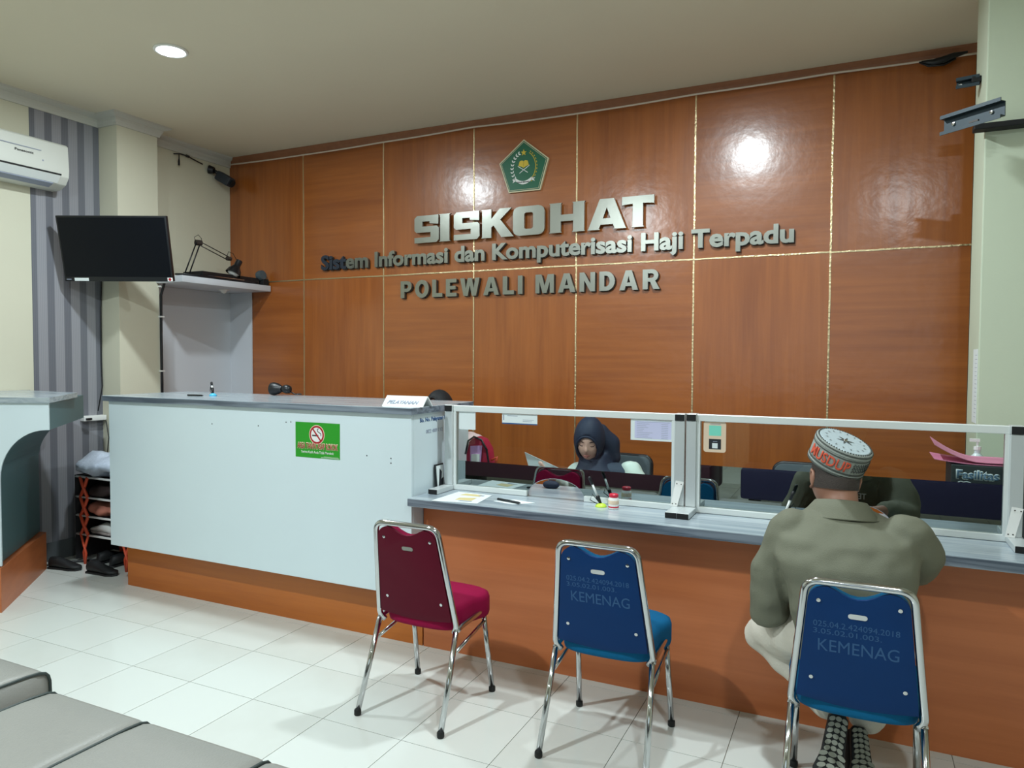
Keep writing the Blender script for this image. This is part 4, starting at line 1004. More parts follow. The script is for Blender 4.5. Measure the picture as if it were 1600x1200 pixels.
def shoe(label, loc, rz, m, msole, L=.27, group=None, up=.085):
    t = thing('shoe', label, 'shoe', loc, rz, group)
    def ring(y, w, z0, z1): return [V((w*math.cos(2*PI*k/16), y, z0+(z1-z0)*(.5+.5*math.sin(2*PI*k/16)))) for k in range(16)]
    MB().loft([ring(-L/2, .012, .012, .05), ring(-L/2+.02, .032, .01, up), ring(-L*.2, .036, .01, up+.005), ring(0, .038, .01, up*.85), ring(L*.2, .044, .01, up*.6), ring(L*.4, .038, .01, up*.45), ring(L/2, .012, .012, .03)]).build('upper', m, t, smooth=True)
    MB().prism([(.9*x, y) for x, y in [(-.034, -L/2+.01), (0, -L/2-.005), (.034, -L/2+.01), (.038, 0), (.048, L*.25), (.034, L*.43), (0, L*.52), (-.034, L*.43), (-.048, L*.25), (-.038, 0)]], 0, .014).build('sole', msole, t, bevel=.003)
    return t
for k, (x, y, z, rz, lb, m, ms) in enumerate(((-1.52, -1.62, .219, 1.45, 'white sneaker on the lower level of the shoe rack, left of its pair', m_signwhite, m_shelf), (-1.20, -1.60, .219, 1.3, 'white sneaker on the lower level of the shoe rack, right of its pair', m_signwhite, m_shelf),
        (-1.50, -1.55, .0, .0, 'black shoe on the floor under the left end of the shoe rack', m_shoe, m_shoe), (-1.60, -1.86, 0, -1.35, 'black shoe on the floor, nearest the arched desk', m_shoe, m_shoe), (-1.25, -1.82, 0, -1.45, 'black shoe on the floor in front of the rack, half hidden by the counter', m_shoe, m_shoe), (-1.34, -1.56, .0, .0, 'black shoe on the floor under the rack, beside the tall counter', m_shoe, m_shoe))):
    shoe(lb, (x, y, z), rz, m, ms)
fc = MB().tube([(XL+.1, -2.0, .008), (XL+.12, -1.86, .008), (XL+.2, -1.75, .012), (XL+.3, -1.62, .008), (XL+.5, -1.5, .01)], .008, 6).build('floor_cable', m_black, smooth=True)
tag(fc, 'black cable on the floor along the left wall', 'cable')

# ================================================================== RIGHT SIDE
# wall rail brackets
def railb(label, c, ang, L, hgt, arm):
    t = thing('rail_bracket', label, 'bracket', c)
    d = V((math.cos(ang), math.sin(ang), 0)); F = frame(c, d, (0, 0, 1))
    prf = [(-hgt/2, 0), (hgt/2, 0), (hgt/2, .03), (hgt/2+.012, .03), (hgt/2+.012, .034), (hgt/2-.004, .034), (hgt/2-.004, .004), (-hgt/2+.004, .004), (-hgt/2+.004, .034), (-hgt/2-.012, .034), (-hgt/2-.012, .03), (-hgt/2, .03)]
    MB().loft([[F @ V((-L/2, z, y)) for z, y in prf], [F @ V((L/2, z, y)) for z, y in prf]]).build('channel', m_rail, t, world=True)
    b = MB()
    for x in (-L*.33, L*.3): b.lathe([(.009, .004), (.008, .01), (.002, .011)], 12, F @ Matrix.Translation((x, 0, 0)))
    b.build('bolts', m_chrome, t, world=True)
    MB().box(-.015, .025, -.02, -.012, .004, .01, F).build('slot_tab', m_steels, t, world=True)
    if arm: MB().box(*arm).build('wall_arm', m_blackm, t, world=True, bevel=.003, seg=1)
    return t
railb('slate metal rail bracket bolted to the right pillar', (4.0, -1.27, 2.64), -.72, .28, .066, (4.02, 4.5, -1.12, -1.051, 2.628, 2.655))
railb('smaller dark bracket higher up behind the right pillar', (4.02, -.86, 2.93), -.2, .1, .03, (4.03, 4.071, -.9, -.84, 2.92, 2.95))
ms_ = thing('height_chart', 'pale blue height measuring strip on the edge of the right pillar', 'chart', (4.07, -1.0, 1.3))
MB().box(4.0695, 4.0715, -1.04, -.9, 1.24, 1.6).build('strip', m_paper, ms_, world=True)
b = MB()
for k in range(16): b.box(4.069, 4.0696, -1.03, -.97, 1.27+k*.02, 1.272+k*.02)
b.build('tick_marks', m_inkgrey, ms_, world=True)
hb = thing('hand_sanitizer', 'white sanitizer bottle with pump behind the right glass screen', 'bottle', (4.03, -1.425, .825))
MB().lathe([(.028, .155), (.032, .16), (.032, .27), (.026, .30), (.012, .315), (.012, .33)], 18).build('bottle_body', m_bottle, hb, smooth='auto')
MB().box(-.05, .05, -.04, .04, 0, .154).build('stand', m_whitepanel, hb)
MB().lathe([(.015, .33), (.015, .345), (.005, .346), (.005, .365)], 12).box(-.03, .008, -.008, .008, .365, .378).build('pump', m_signwhite, hb)

# ================================================================== STAFF SIDE
def office_chair(label, loc, rz, w_=.24, zt=.98):
    t = thing('office_chair', label, 'chair', loc, rz, group='grey office chairs behind the counter')
    F = frame((0, .24, .52), (1, 0, 0), (0, .06, 1)); h = zt-.52
    MB().prism([(x, z) for x, z in rrect(-w_, w_, 0, h, .05, 5)], -.03, .03, F).build('backrest', m_offchair, t, bevel=.012, smooth=True)
    MB().tube([F @ V((x, z, -.0)) for x, z in rrect(-w_, w_, 0, h, .05, 5)], .013, 8, closed=True).build('back_piping', m_black, t, smooth=True)
    MB().prism(rrect(-.24, .24, -.24, .24, .06, 5), .38, .45).build('seat', m_offchair, t, bevel=.015, smooth=True)
    MB().tube([(0, 0, .39), (0, 0, .08)], .025, 12).build('gas_column', m_chrome, t, smooth=True)
    MB().tube([(0, .05, .40), (0, .26, .40), (0, .29, .55)], .02, 8).build('back_support', m_black, t, smooth=True)
    for k in range(5):
        a = 2*PI*k/5; MB().tube([(0, 0, .09), (.26*math.cos(a), .26*math.sin(a), .06)], [.022, .014], 8).build('base_spoke', m_black, t, smooth=True)
        MB().ball((.26*math.cos(a), .26*math.sin(a), .028), .028, 8).build('castor', m_blackm, t, smooth=True)
    return t
office_chair('grey office chair behind the woman in the navy hijab', (2.165, -.98, 0), -.08, .22, .935)
office_chair('empty grey office chair behind the right glass screen', (3.36, -1.0, 0), .05, .22, .95)

# generic modelled head; faces local -Y, origin at head centre
def head_mesh(name, m, parent, M, w_=.074, d_=.095, h_=.115):
    b = MB(); n = 30; rings = []
    for i in range(1, n):
        th = PI*i/n; ring = []
        for k in range(2*n):
            ph = 2*PI*k/(2*n); x = math.sin(th)*math.cos(ph); y = math.sin(th)*math.sin(ph); z = -math.cos(th)
            f = 1.0; wf = 1-.22*max(0, -z)**1.5; px = x*w_*wf*(1+.0*z); py = y*d_*(1-.12*max(0, -z)); pz = z*h_
            if y < 0:
                g = lambda cx, cz, sx, sz: math.exp(-((px-cx)/sx)**2-((pz-cz)/sz)**2)
                py -= .020*g(0, -.022, .010, .016)+.012*g(0, .0, .007, .022)            # nose
                py += .010*g(.030, .012, .016, .012)+.010*g(-.030, .012, .016, .012)    # sockets
                py -= .005*g(0, .035, .05, .012)                                        # brow
                py -= .006*g(0, -.054, .018, .008)+.010*g(0, -.090, .020, .016)         # lips, chin
                py -= .005*g(.038, -.02, .02, .025)+.005*g(-.038, -.02, .02, .025)      # cheeks
                py += .004*g(0, -.068, .02, .006)
            ring.append(V((px, py, pz)))
        rings.append(ring)
    b.loft(rings)
    return b.build(name, m, parent, smooth=True) if M is None else b
def facebits(t, M, world=True):
    q = lambda pts, r, name, m: MB().tube([M @ V(p) for p in pts], r, 8).build(name, m, t, world=world, smooth=True)
    for s in (-1, 1):
        q([(s*.046, -.071, .009), (s*.038, -.081, .004), (s*.028, -.086, .003), (s*.018, -.086, .007)], [.001, .0022, .0022, .001], 'eyelash', m_brow)
        q([(s*.052, -.072, .028), (s*.036, -.086, .034), (s*.018, -.094, .030)], [.001, .003, .002], 'eyebrow', m_brow)
    q([(-.022, -.088, -.054), (-.009, -.099, -.050), (0, -.1005, -.052), (.009, -.099, -.050), (.022, -.088, -.054)], [.001, .0035, .0035, .0035, .001], 'upper_lip', m_lips)
    q([(-.018, -.089, -.058), (0, -.0985, -.061), (.018, -.089, -.058)], [.001, .0045, .001], 'lower_lip', m_lips)
def hijab_shell(t, M, m, zc=0.0, w_=.092, d_=.118, h_=.140, ow=.064, oz0=-.116, oz1=.066):
    bm_ = MB(); n = 26; vs = []; fs = []
    for i in range(n+1):
        th = PI*i/n
        for k in range(2*n):
            ph = 2*PI*k/(2*n); x = math.sin(th)*math.cos(ph); y = math.sin(th)*math.sin(ph); z = -math.cos(th)
            p = V((x*w_*(1-.06*max(0, -z)), y*d_+.012, z*h_+.006))
            if y < 0:   # pull rim to the face opening
                pass
            vs.append(p)
    def inside(p): 
        e = ((p.x)/ow)**2+((p.z-(oz0+oz1)/2)/((oz1-oz0)/2))**2
        return p.y < -.01 and e < 1
    for i in range(n):
        for k in range(2*n):
            a = (i*2*n+k, i*2*n+(k+1) % (2*n), (i+1)*2*n+(k+1) % (2*n), (i+1)*2*n+k)
            c = sum((vs[j] for j in a), V())/4
            if not inside(c): fs.append(a)
    bm_.add(vs, fs); bmesh.ops.remove_doubles(bm_.bm, verts=bm_.bm.verts, dist=1e-5)
    loose = [v for v in bm_.bm.verts if not v.link_faces]; bmesh.ops.delete(bm_.bm, geom=loose, context='VERTS')
    bm_.bm.transform(M)
    o = bm_.build('hijab_hood', m, t, world=True, smooth=True)
    sd = o.modifiers.new('sol', 'SOLIDIFY'); sd.thickness = .012; sd.offset = -1
    # rolled rim round the face
    pts = [M @ V((ow*1.0*math.cos(a), -(d_*math.sqrt(max(.02, 1-(ow*math.cos(a)/w_)**2-(((oz0+oz1)/2+(oz1-oz0)/2*math.sin(a)-.006)/h_)**2)))+.012+.002, (oz0+oz1)/2+(oz1-oz0)/2*math.sin(a))) for a in [2*PI*k/36 for k in range(36)]]
    MB().tube(pts, .007, 8, closed=True).build('hijab_rim', m, t, world=True, smooth=True)

def fingers(ch, base, dirv, side, L=.07, curl=V((0, 0, -1)), r=.0085):
    """four fingers and a thumb as tapering bent chains rooted in the palm"""
    for i, (o_, k) in enumerate(((-.03, .86), (-.010, 1.0), (.010, .95), (.028, .78))):
        b_ = base+side*o_; m1 = b_+dirv*L*.45*k+curl*.006; m2 = m1+(dirv*.75+curl*.5)*L*.33*k; e = m2+(dirv*.4+curl*.9)*L*.25*k
        ch.append([(*(b_-dirv*.03), r*1.1), (*m1, r), (*m2, r*.9), (*e, r*.75)])
    b_ = base-dirv*.045-side*.03; ch.append([(*b_, .012), (*(b_-side*.022+dirv*.025), .0105), (*(b_-side*.03+dirv*.05+curl*.01), .009)])

# ---- woman in the navy hijab
wm1 = thing('person', 'person in navy hijab and slate vest reading a paper behind the left screen', 'person', (2.2, -1.05, 0))
hc1 = V((2.135, -1.135, 1.06))
Mh = Matrix.Translation(hc1) @ Matrix.Rotation(.16, 4, 'Z') @ Matrix.Rotation(.30, 4, 'X') @ Matrix.Rotation(.05, 4, 'Y')
b = head_mesh('h', m_skinw, None, Mh); b.bm.transform(Mh)
me_ = bpy.data.meshes.new('tmp'); b.bm.to_mesh(me_); b.bm.free()
def addhead(mb):
    mb.bm.from_mesh(me_)
hands = [[(1.96, -1.30, .90, .022), (1.93, -1.33, .91, .024)], [(2.36, -1.33, .855, .022), (2.30, -1.36, .86, .024)]]
chs = [[(2.2, -1.03, .50, .12), (2.2, -1.03, .75, .12), (2.19, -1.06, .84, .06), (2.15, -1.10, .95, .05)],
       [(2.03, -1.05, .84, .045), (1.98, -1.1, .74, .04), (1.96, -1.28, .86, .03), *[tuple(h) for h in hands[0]]],
       [(2.36, -1.03, .84, .045), (2.42, -1.1, .76, .04), (2.38, -1.30, .85, .03), *[tuple(h) for h in hands[1]]],
       [(2.12, -1.08, .52, .075), (2.1, -1.40, .50, .06), (2.1, -1.36, .1, .04)], [(2.28, -1.08, .52, .075), (2.3, -1.40, .50, .06), (2.3, -1.36, .1, .04)]]
fingers(chs, V((1.925, -1.345, .915)), V((-.3, -.4, .6)).normalized(), V((.8, -.5, 0)).normalized(), .06, V((0, .3, .3)))
fingers(chs, V((2.27, -1.37, .865)), V((-.8, -.3, 0)).normalized(), V((.3, -.9, 0)).normalized(), .06)
blob('body', chs, m_skinw, wm1, .009, 3, extra=addhead)
facebits(wm1, Mh)
hijab_shell(wm1, Mh, m_hijab)
# scarf drape round neck and over the shoulders
dr = [((2.145, -1.075, .985), (.078, .0, .0), (.0, .075, .02)), ((2.15, -1.085, .935), (.092, .0, .0), (0, .10, .015)), ((2.165, -1.085, .89), (.125, .0, 0), (0, .125, .01)), ((2.18, -1.08, .85), (.155, 0, 0), (0, .13, .01)), ((2.185, -1.08, .79), (.14, 0, 0), (0, .13, 0))]
o = blob('hijab_drape', [[(2.17, -1.05, 1.10, .06), (2.215, -1.01, 1.03, .07), (2.235, -1.0, .96, .055)]], m_hijab, wm1, .010, 4, rings=[dr]); wrinkle(o, .006, 14, 2)
vt = [((2.20, -1.05, .52), (.17, 0, 0), (0, .12, 0)), ((2.20, -1.05, .70), (.165, 0, 0), (0, .12, 0)), ((2.20, -1.05, .82), (.185, 0, 0), (0, .115, 0)), ((2.2, -1.06, .90), (.165, 0, 0), (0, .09, 0)), ((2.2, -1.06, .93), (.10, 0, 0), (0, .06, 0))]
blob('vest', [], m_vest, wm1, .012, 4, rings=[vt])
o = blob('blouse_sleeves', [[(2.035, -1.06, .86, .06), (1.975, -1.10, .74, .055), (1.965, -1.25, .84, .04)], [(2.365, -1.05, .885, .066), (2.43, -1.08, .77, .07), (2.40, -1.27, .84, .042)]], m_blouse, wm1, .010, 3); wrinkle(o, .008, 18, 1)
blob('skirt', [[(2.12, -1.08, .55, .10), (2.1, -1.42, .54, .08), (2.1, -1.38, .12, .07)], [(2.28, -1.08, .55, .10), (2.3, -1.42, .54, .08), (2.3, -1.38, .12, .07)]], m_vest, wm1, .015, 4)
ppr = thing('paper_sheet', 'white folded paper held up by the woman in the navy hijab', 'paper', (1.95, -1.33, .86))
MB().add([(1.83, -1.38, 1.005), (1.865, -1.36, .86), (2.10, -1.34, .87), (2.05, -1.35, .915), (1.831, -1.377, 1.005), (1.866, -1.357, .86), (2.101, -1.337, .87), (2.051, -1.347, .915)], [(0, 1, 2, 3), (7, 6, 5, 4), (0, 4, 5, 1), (1, 5, 6, 2), (2, 6, 7, 3), (3, 7, 4, 0)]).build('sheet', m_paper, ppr, world=True)

# ---- second woman behind the tall counter
w2 = thing('person', 'person in black hijab, top of the head only, behind the tall counter', 'person', (1.15, -1.05, 0))
hc2 = V((1.145, -1.10, 1.19)); Mh2 = Matrix.Translation(hc2) @ Matrix.Rotation(.02, 4, 'Z') @ Matrix.Rotation(.12, 4, 'X')
b = head_mesh('h', m_skinw, None, Mh2); b.bm.transform(Mh2); me_ = bpy.data.meshes.new('tmp'); b.bm.to_mesh(me_); b.bm.free()
chs = [[(1.15, -1.0, .50, .12), (1.15, -1.0, .85, .11), (1.15, -1.03, .97, .06), (1.145, -1.08, 1.1, .05)],
       [(.98, -1.02, .97, .05), (.93, -1.05, .78, .04), (1.0, -1.28, .80, .03), (1.03, -1.33, .80, .024)], [(1.32, -1.02, .97, .05), (1.38, -1.05, .80, .04), (1.28, -1.28, .84, .03), (1.24, -1.33, .84, .024)],
       [(1.08, -1.03, .52, .075), (1.06, -1.33, .50, .06), (1.06, -1.28, .1, .04)], [(1.22, -1.03, .52, .075), (1.24, -1.33, .50, .06), (1.24, -1.28, .1, .04)]]
fingers(chs, V((1.04, -1.35, .80)), V((.4, -.9, 0)).normalized(), V((.9, .4, 0)).normalized(), .06)
fingers(chs, V((1.22, -1.35, .84)), V((-.4, -.9, 0)).normalized(), V((-.9, .4, 0)).normalized(), .06)
blob('body', chs, m_skinw, w2, .010, 3, extra=addhead); facebits(w2, Mh2); hijab_shell(w2, Mh2, m_hijabk, oz1=.108, ow=.060)
o = blob('tunic', [[(.98, -1.02, .97, .07), (.93, -1.05, .78, .06), (.99, -1.25, .80, .045)], [(1.33, -1.02, .99, .075), (1.405, -1.08, .975, .085), (1.39, -1.20, .93, .065)]], m_pinkcl, w2, .012, 4, rings=[[((1.15, -1.0, .50), (.19, 0, 0), (0, .14, 0)), ((1.15, -1.0, .8), (.185, 0, 0), (0, .13, 0)), ((1.15, -1.01, .97), (.2, 0, 0), (0, .11, 0)), ((1.15, -1.03, 1.03), (.09, 0, 0), (0, .07, 0))]]); wrinkle(o, .008, 12, 4)
o = blob('patterned_scarf', [], m_hijabk, w2, .010, 4, rings=[[((1.15, -1.06, 1.12), (.09, 0, 0), (0, .11, 0)), ((1.16, -1.04, 1.03), (.15, 0, 0), (0, .13, 0)), ((1.17, -1.03, .97), (.19, 0, 0), (0, .13, 0))], ])
b = MB()
for k in range(14):
    x = 1.33+.07*random.random(); z = 1.02+.07*random.random(); b.tube([(x, -1.165, z), (x+.015, -1.168, z+.012), (x+.01, -1.166, z+.025)], .003, 5)
b.build('scarf_pattern', m_signwhite, w2, world=True)
blob('skirt', [[(1.08, -1.03, .50, .10), (1.06, -1.35, .50, .08), (1.06, -1.3, .12, .07)], [(1.22, -1.03, .50, .10), (1.24, -1.35, .50, .08), (1.24, -1.3, .12, .07)]], m_hijabk, w2, .015, 4)
st2 = thing('stool', 'dark office stool under the woman in the black hijab', 'stool', (1.15, -1.0, 0))
MB().lathe([(.17, .36), (.19, .38), (.19, .41), (.15, .42)], 24).build('seat', m_black, st2, smooth='auto'); MB().lathe([(.2, 0), (.2, .015), (.03, .03), (.025, .36)], 20).build('pedestal', m_chrome, st2, smooth='auto')

w2.location.x -= .06
# red backpack with white bottle and lilac tag
bg = thing('backpack', 'red backpack with dark piping standing behind the left glass screen', 'bag', (1.60, -1.50, .826), .1)
prb = [(-.06, 0), (.075, 0), (.08, .12), (.068, .20), (.035, .255), (-.01, .27), (-.045, .245), (-.062, .17)]
MB().prism(prb, -.055, .055, frame((0, 0, 0), (1, 0, 0), (0, 0, 1))).build('bag_body', m_bagred, bg, bevel=.015, smooth=True)
MB().tube([(x*1.01, -.058, z*1.01) for x, z in prb[1:]], .006, 6).build('piping', m_black, bg, smooth=True)
MB().prism([(-.03, .08), (.03, .08), (.042, .225), (-.028, .22)], .0, .006, frame((0, -.062, 0), (1, 0, 0), (0, 0, 1))).build('front_pocket', mat('lilac_cloth', (196, 150, 200), .7), bg)
MB().prism([(-.022, .06), (.028, .06), (.03, .178), (-.02, .174)], .007, .012, frame((0, -.062, 0), (1, 0, 0), (0, 0, 1))).build('white_tag', m_signwhite, bg)
MB().tube([(.085, -.03, .14), (.12, -.03, .16), (.11, -.03, .12)], .008, 6).build('strap_end', m_orange, bg, smooth=True)

# blue patterned pouch seen through the opening
po = lumpy('cloth_pouch', 'navy patterned cloth pouch seen through the arched opening', 'pouch', (2.03, -1.46, .826), (.045, .03, .024), m_hijab, .25, 3, 10)

# ================================================================== MAN
mn = thing('person', 'person in khaki jacket and embroidered cap sitting at the counter, seen from behind', 'person', (3.53, -2.4, 0))
hcm = V((3.478, -2.21, 1.10))
Mm = Matrix.Translation(hcm) @ Matrix.Rotation(PI+.30, 4, 'Z') @ Matrix.Rotation(.12, 4, 'X') @ Matrix.Rotation(-.06, 4, 'Y')
b = head_mesh('h', m_skin, None, Mm, .082, .100, .125); b.bm.transform(Mm); me_ = bpy.data.meshes.new('tmp'); b.bm.to_mesh(me_); b.bm.free()
SL, SR = V((3.335, -2.33, .915)), V((3.705, -2.33, .935))
EL, ER = V((3.265, -2.33, .61)), V((3.765, -2.20, .80))
WL, WR = V((3.37, -2.09, .60)), V((3.66, -1.93, .865))
KL, KR = V((3.225, -2.13, .455)), V((3.69, -2.12, .455))
AL, AR = V((3.50, -2.25, .24)), V((3.60, -2.20, .20))
chs = [[(3.54, -2.38, .56, .10), (3.53, -2.39, .75, .10), (3.52, -2.36, .90, .075), (3.505, -2.28, .99, .062), (3.497, -2.23, 1.08, .060)],
       [(*SL, .055), (*EL, .042), (*WL, .028), (*(WL+(WL-EL)*.22), .026)], [(*SR, .055), (*ER, .042), (*WR, .028), (*(WR+V((-.07, .02, -.012))), .026)],
       [(3.46, -2.36, .55, .07), (*KL, .06), (*AL, .035)], [(3.61, -2.36, .55, .07), (*KR, .06), (*AR, .035)]]
fingers(chs, WL+(WL-EL)*.33, (WL-EL).normalized(), V((1, -.3, 0)).normalized(), .07)
fingers(chs, WR+V((-.09, .02, -.012)), V((-.95, .2, -.05)).normalized(), V((0, 1, 0)), .07)
blob('body', chs, m_skin, mn, .010, 3, extra=addhead)
for s in (-1, 1):
    Me = Mm @ Matrix.Translation((s*.080, .008, -.005)) @ Matrix.Rotation(s*.35, 4, 'Z')
    pts = [(0, -.006, -.030), (s*.004, .010, -.02), (s*.010, .022, .005), (s*.010, .018, .028), (s*.005, .002, .034), (s*.0, -.010, .022), (0, -.010, .0)]
    MB().tube([Me @ V(p) for p in pts], [.006, .006, .006, .006, .006, .005, .004], 8).ball((s*.001, .004, .002), (.006, .016, .026), 8, Me).build('ear', m_skin, mn, world=True, smooth=True)
facebits(mn, Mm @ Matrix.Scale(1.07, 4))
# short hair: shell over the back and sides of the skull under the cap
b = MB(); n = 24; vs = []; fs = []
for i in range(n+1):
    for k in range(2*n):
        th = PI*i/n; ph = 2*PI*k/(2*n); vs.append(V((math.sin(th)*math.cos(ph)*.0845, math.sin(th)*math.sin(ph)*.1035, -math.cos(th)*.1275)))
for i in range(n):
    for k in range(2*n):
        a = (i*2*n+k, i*2*n+(k+1) % (2*n), (i+1)*2*n+(k+1) % (2*n), (i+1)*2*n+k); c = sum((vs[j] for j in a), V())/4
        lim = -.028 if c.y > .03 else (.0 if c.y > -.02 else .045)
        if c.z > lim: fs.append(a)
b.add(vs, fs); bmesh.ops.remove_doubles(b.bm, verts=b.bm.verts, dist=1e-5)
bmesh.ops.delete(b.bm, geom=[v for v in b.bm.verts if not v.link_faces], context='VERTS'); b.bm.transform(Mm)
hr = b.build('hair', m_hair, mn, world=True, smooth=True)
# cap
cap = bpy.data.objects.new('cap', None); C.objects.link(cap); cap.parent = mn
CM = Matrix.Translation(V((3.478, -2.205, 1.155))) @ Matrix.Rotation(.30, 4, 'Z') @ Matrix.Rotation(.34, 4, 'X') @ Matrix.Rotation(.26, 4, 'Y')
def cring(r, z, n=48): return [CM @ V((r*1.0*math.cos(2*PI*k/n), r*1.10*math.sin(2*PI*k/n), z)) for k in range(n)]
cap_o = MB().loft([cring(.094, 0), cring(.0975, .003), cring(.1, .04), cring(.101, .094), cring(.098, .098), cring(.06, .096), cring(.002, .096)]).build('cap_body', m_cap, mn, world=True, smooth='auto')
C.objects.unlink(cap); bpy.data.objects.remove(cap)
def band(name, z, r, m, rr=.0028): MB().tube(cring(r, z), rr, 6, closed=True).build(name, m, cap_o, world=True, smooth=True)
for z, m in ((.003, m_capd), (.011, m_cap), (.019, m_capd), (.074, m_capd), (.083, m_cap), (.092, m_capd)): band('cap_band', z, .0985+.02*z, m)
MB().loft([cring(.090, .0975), cring(.088, .1005), cring(.05, .1015), cring(.002, .102)]).build('cap_top', m_captop, cap_o, world=True, smooth='auto')
b = MB(); n = 60
for k in range(n):
    a = 2*PI*k/n; p = CM @ V((.0935*math.cos(a), .0935*1.1*math.sin(a), .100)); b.ball(p, .0026, 4)
b.build('cap_top_stitching', m_capd, cap_o, world=True, smooth=True)
b = MB()
for k in range(6):
    a = 2*PI*k/6; 
    P = lambda r, t: CM @ V((r*math.cos(t), r*1.1*math.sin(t), .1035))
    b.add([P(.012, a-.4), P(.034, a), P(.012, a+.4), P(.004, a)], [(0, 1, 2, 3)])
for k in range(16):
    a = 2*PI*k/16; b.add([P(.062, a-.08), P(.075, a-.02), P(.062, a+.05), P(.067, a)], [(0, 1, 2, 3)])
b.build('cap_star', m_capd, cap_o, world=True)
MB().ball((0, 0, .103), (.009, .009, .004), 8, CM).build('cap_button', m_chrome, cap_o, world=True, smooth=True)
# embroidered lettering wrapped round the cap
bm = text_bm('MUSDUP', Matrix.Identity(4), width=.165, height=.040, extrude=.0, offset=.02)
bmesh.ops.subdivide_edges(bm, edges=[e for e in bm.edges if e.calc_length() > .008], cuts=2)
g = bmesh.ops.extrude_face_region(bm, geom=bm.faces[:])
for v in g['geom']:
    if isinstance(v, bmesh.types.BMVert): v.co.z = .003
def wrap(v):
    a = PI+.05+(v.x)/.1045; r = .1005+.02*(v.y+.02)+v.z-.0005
    return CM @ V((r*math.cos(a), r*1.1*math.sin(a), .027+v.y))
for v in bm.verts: v.co = wrap(v.co)
b = MB(); b.bm.free(); b.bm = bm; b.build('cap_lettering', m_capred, cap_o, world=True)
b = MB()
for r_ in range(3):
    pz = [wrap(V((.175+.006*k, .004+.012*r_+.010*(k % 2), .001))) for k in range(18)]; b.tube(pz, .0016, 4)
b.build('cap_zigzag_stitching', m_capd, cap_o, world=True)
# clothes
jr = [((3.535, -2.40, .50), (.17, 0, 0), (0, .125, 0)), ((3.535, -2.40, .60), (.175, .0, 0), (0, .13, 0)), ((3.53, -2.41, .74), (.20, 0, 0), (0, .145, 0)), ((3.52, -2.39, .86), (.235, 0, .01), (0, .145, .02)), ((3.52, -2.36, .94), (.222, 0, .01), (0, .13, .03)), ((3.51, -2.325, .985), (.125, 0, 0), (0, .105, .03)), ((3.503, -2.295, 1.012), (.088, 0, 0), (0, .088, .02))]
o = blob('jacket', [[(*SL, .085), (*((SL+EL)/2+V((-.02, 0, .0))), .080), (*EL, .070), (*(EL.lerp(WL, .8)), .045)], [(*SR, .085), (*((SR+ER)/2+V((.02, 0, 0))), .082), (*ER, .068), (*(ER.lerp(WR, .85)), .042)]], m_jacket, mn, .010, 5, rings=[jr])
for v in o.data.vertices:
    p = v.co; f = noise.noise(V((p.x*5+p.z*2, p.y*4, p.z*9)))*.016+noise.noise(V((p.x*16, p.y*12, p.z*22+4)))*.006; v.co += v.normal*f
# collar
rg = []
for a_, z_, r_ in ((0, .972, .118), (0, 1.000, .100), (0, 1.030, .078), (0, 1.030, .070), (0, .99, .066)):
    rg.append([V((3.502+r_*1.12*math.cos(2*PI*k/36), -2.262-(.05 if z_ < 1 else .02)*.3+r_*1.05*math.sin(2*PI*k/36), z_+.020*math.sin(2*PI*k/36)*-1)) for k in range(36)])
MB().loft(rg, caps=False).build('collar', m_jacket, mn, world=True, smooth=True)
cp = [V((3.502+.119*1.12*math.cos(a), -2.277+.125*math.sin(a), .972-.02*math.sin(a))) for a in [PI+.3+(PI-.6)*k/20 for k in range(21)]]
MB().tube(cp, .0035, 6).build('collar_seam', m_jacket, mn, world=True, smooth=True)
text('shirt_print', 'TERIMAKASIH', frame((3.60, -2.225, .86), (-1, 0, 0), (0, .1, 1)), m_signwhite, mn, width=.2, height=.03, offset=.02)
o = blob('trousers', [[(3.47, -2.39, .56, .09), (*((V((3.46, -2.38, .56))+KL)/2), .092), (*KL, .078), (*(KL.lerp(AL, .5)), .062), (*(KL.lerp(AL, .93)), .060)], [(3.61, -2.39, .56, .09), (*((V((3.61, -2.38, .56))+KR)/2), .092), (*KR, .078), (*(KR.lerp(AR, .5)), .062), (*(KR.lerp(AR, .93)), .062)]], m_trouser, mn, .012, 4, rings=[[((3.54, -2.38, .495), (.17, 0, 0), (0, .12, 0)), ((3.54, -2.39, .62), (.16, 0, 0), (0, .12, 0))]]); wrinkle(o, .010, 16, 3)
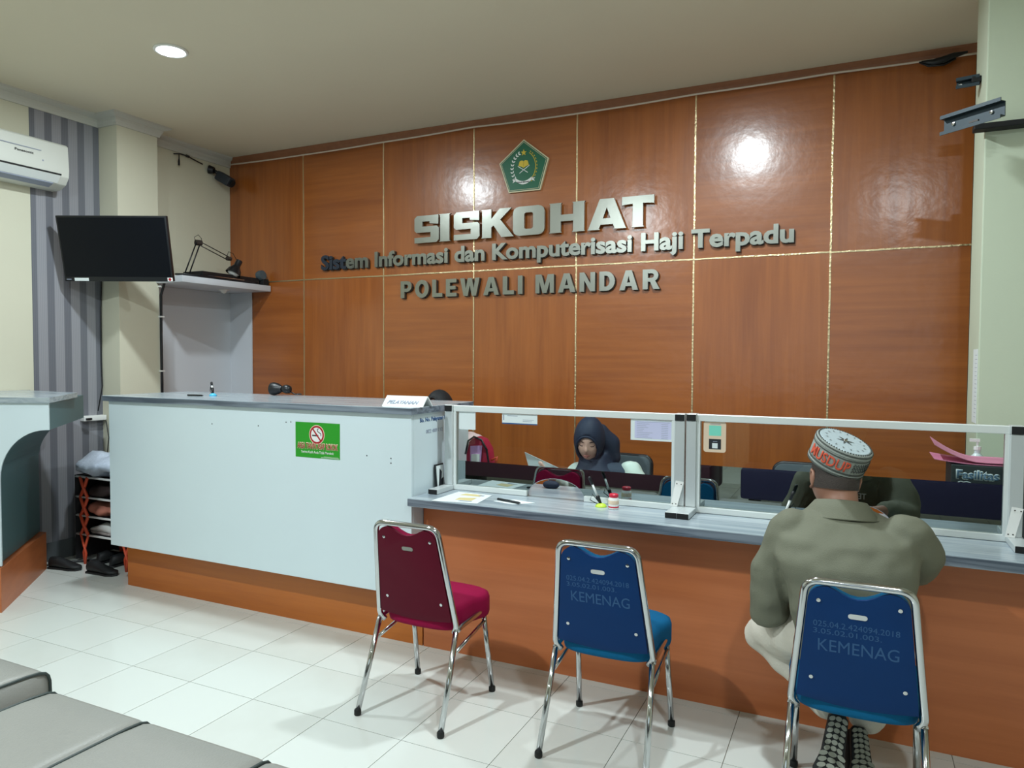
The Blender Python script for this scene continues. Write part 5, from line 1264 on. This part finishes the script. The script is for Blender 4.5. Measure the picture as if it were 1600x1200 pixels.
def bigshoe(toe, heel, nrm_, w_=.05, nm='shoe'):
    toe, heel, nrm_ = V(toe), V(heel), V(nrm_).normalized()
    y = (toe-heel).normalized(); nz = (nrm_-y*nrm_.dot(y)).normalized(); x = y.cross(nz); L = (toe-heel).length
    F = Matrix((x, y, nz)).transposed().to_4x4(); F.translation = heel
    ol = [(-.55, .06), (-.35, .0), (.35, .0), (.55, .06), (.62, .3), (.66, .5), (.95, .72), (.9, .88), (.5, .99), (0, 1.02), (-.5, .99), (-.85, .88), (-.85, .7), (-.66, .5), (-.62, .3)]
    sole = [(a*w_, b_*L) for a, b_ in ol]
    so = MB().prism(sole, -.006, .012, F).build('shoe_sole', m_shoe, mn, world=True, bevel=.004, smooth=True)
    b = MB()
    rows = 13
    for r in range(rows):
        yy = L*(.06+.88*r/(rows-1)); wd = w_*(.6 if r < rows*.45 else .85)*(1 if r < rows-2 else .7)
        for c_ in (-.6, 0, .6):
            cx_, cy_ = c_*wd, yy+abs(c_)*.006
            b.prism([(cx_+.29*wd*math.cos(t), cy_+L*.031*math.sin(t)+c_*.8*wd*.2*math.cos(t)) for t in [2*PI*k/10 for k in range(10)]], .012, .018, F)
    b.build('tread', m_sole, mn, world=True)
    def ring(u, ww, hh_): return [F @ V((ww*math.cos(t), u*L, -.004-hh_*(.5-.5*math.sin(t)))) for t in [2*PI*k/16 for k in range(16)]]
    MB().loft([ring(.01, .012, .04), ring(.06, .034, .085), ring(.25, .036, .095), ring(.5, .038, .075), ring(.75, .044, .05), ring(.95, .034, .035), ring(1.0, .01, .02)]).build('shoe_upper', m_shoe, mn, world=True, smooth=True)
bigshoe((3.475, -2.43, .018), (3.515, -2.34, .275), (0, -.94, .10), .058)
bigshoe((3.60, -2.40, .014), (3.575, -2.25, .20), (.25, -.85, -.5), .054)
for o in bpy.data.objects:
    if o.parent and o.name.split('.')[0] in ('screws', 'print', 'scarf_pattern', 'tick_marks', 'cap_top_stitching', 'tread', 'bolts', 'cable_clips', 'screw_marks', 'fine_print', 'window_frame', 'cap_star'): o['kind'] = 'stuff'
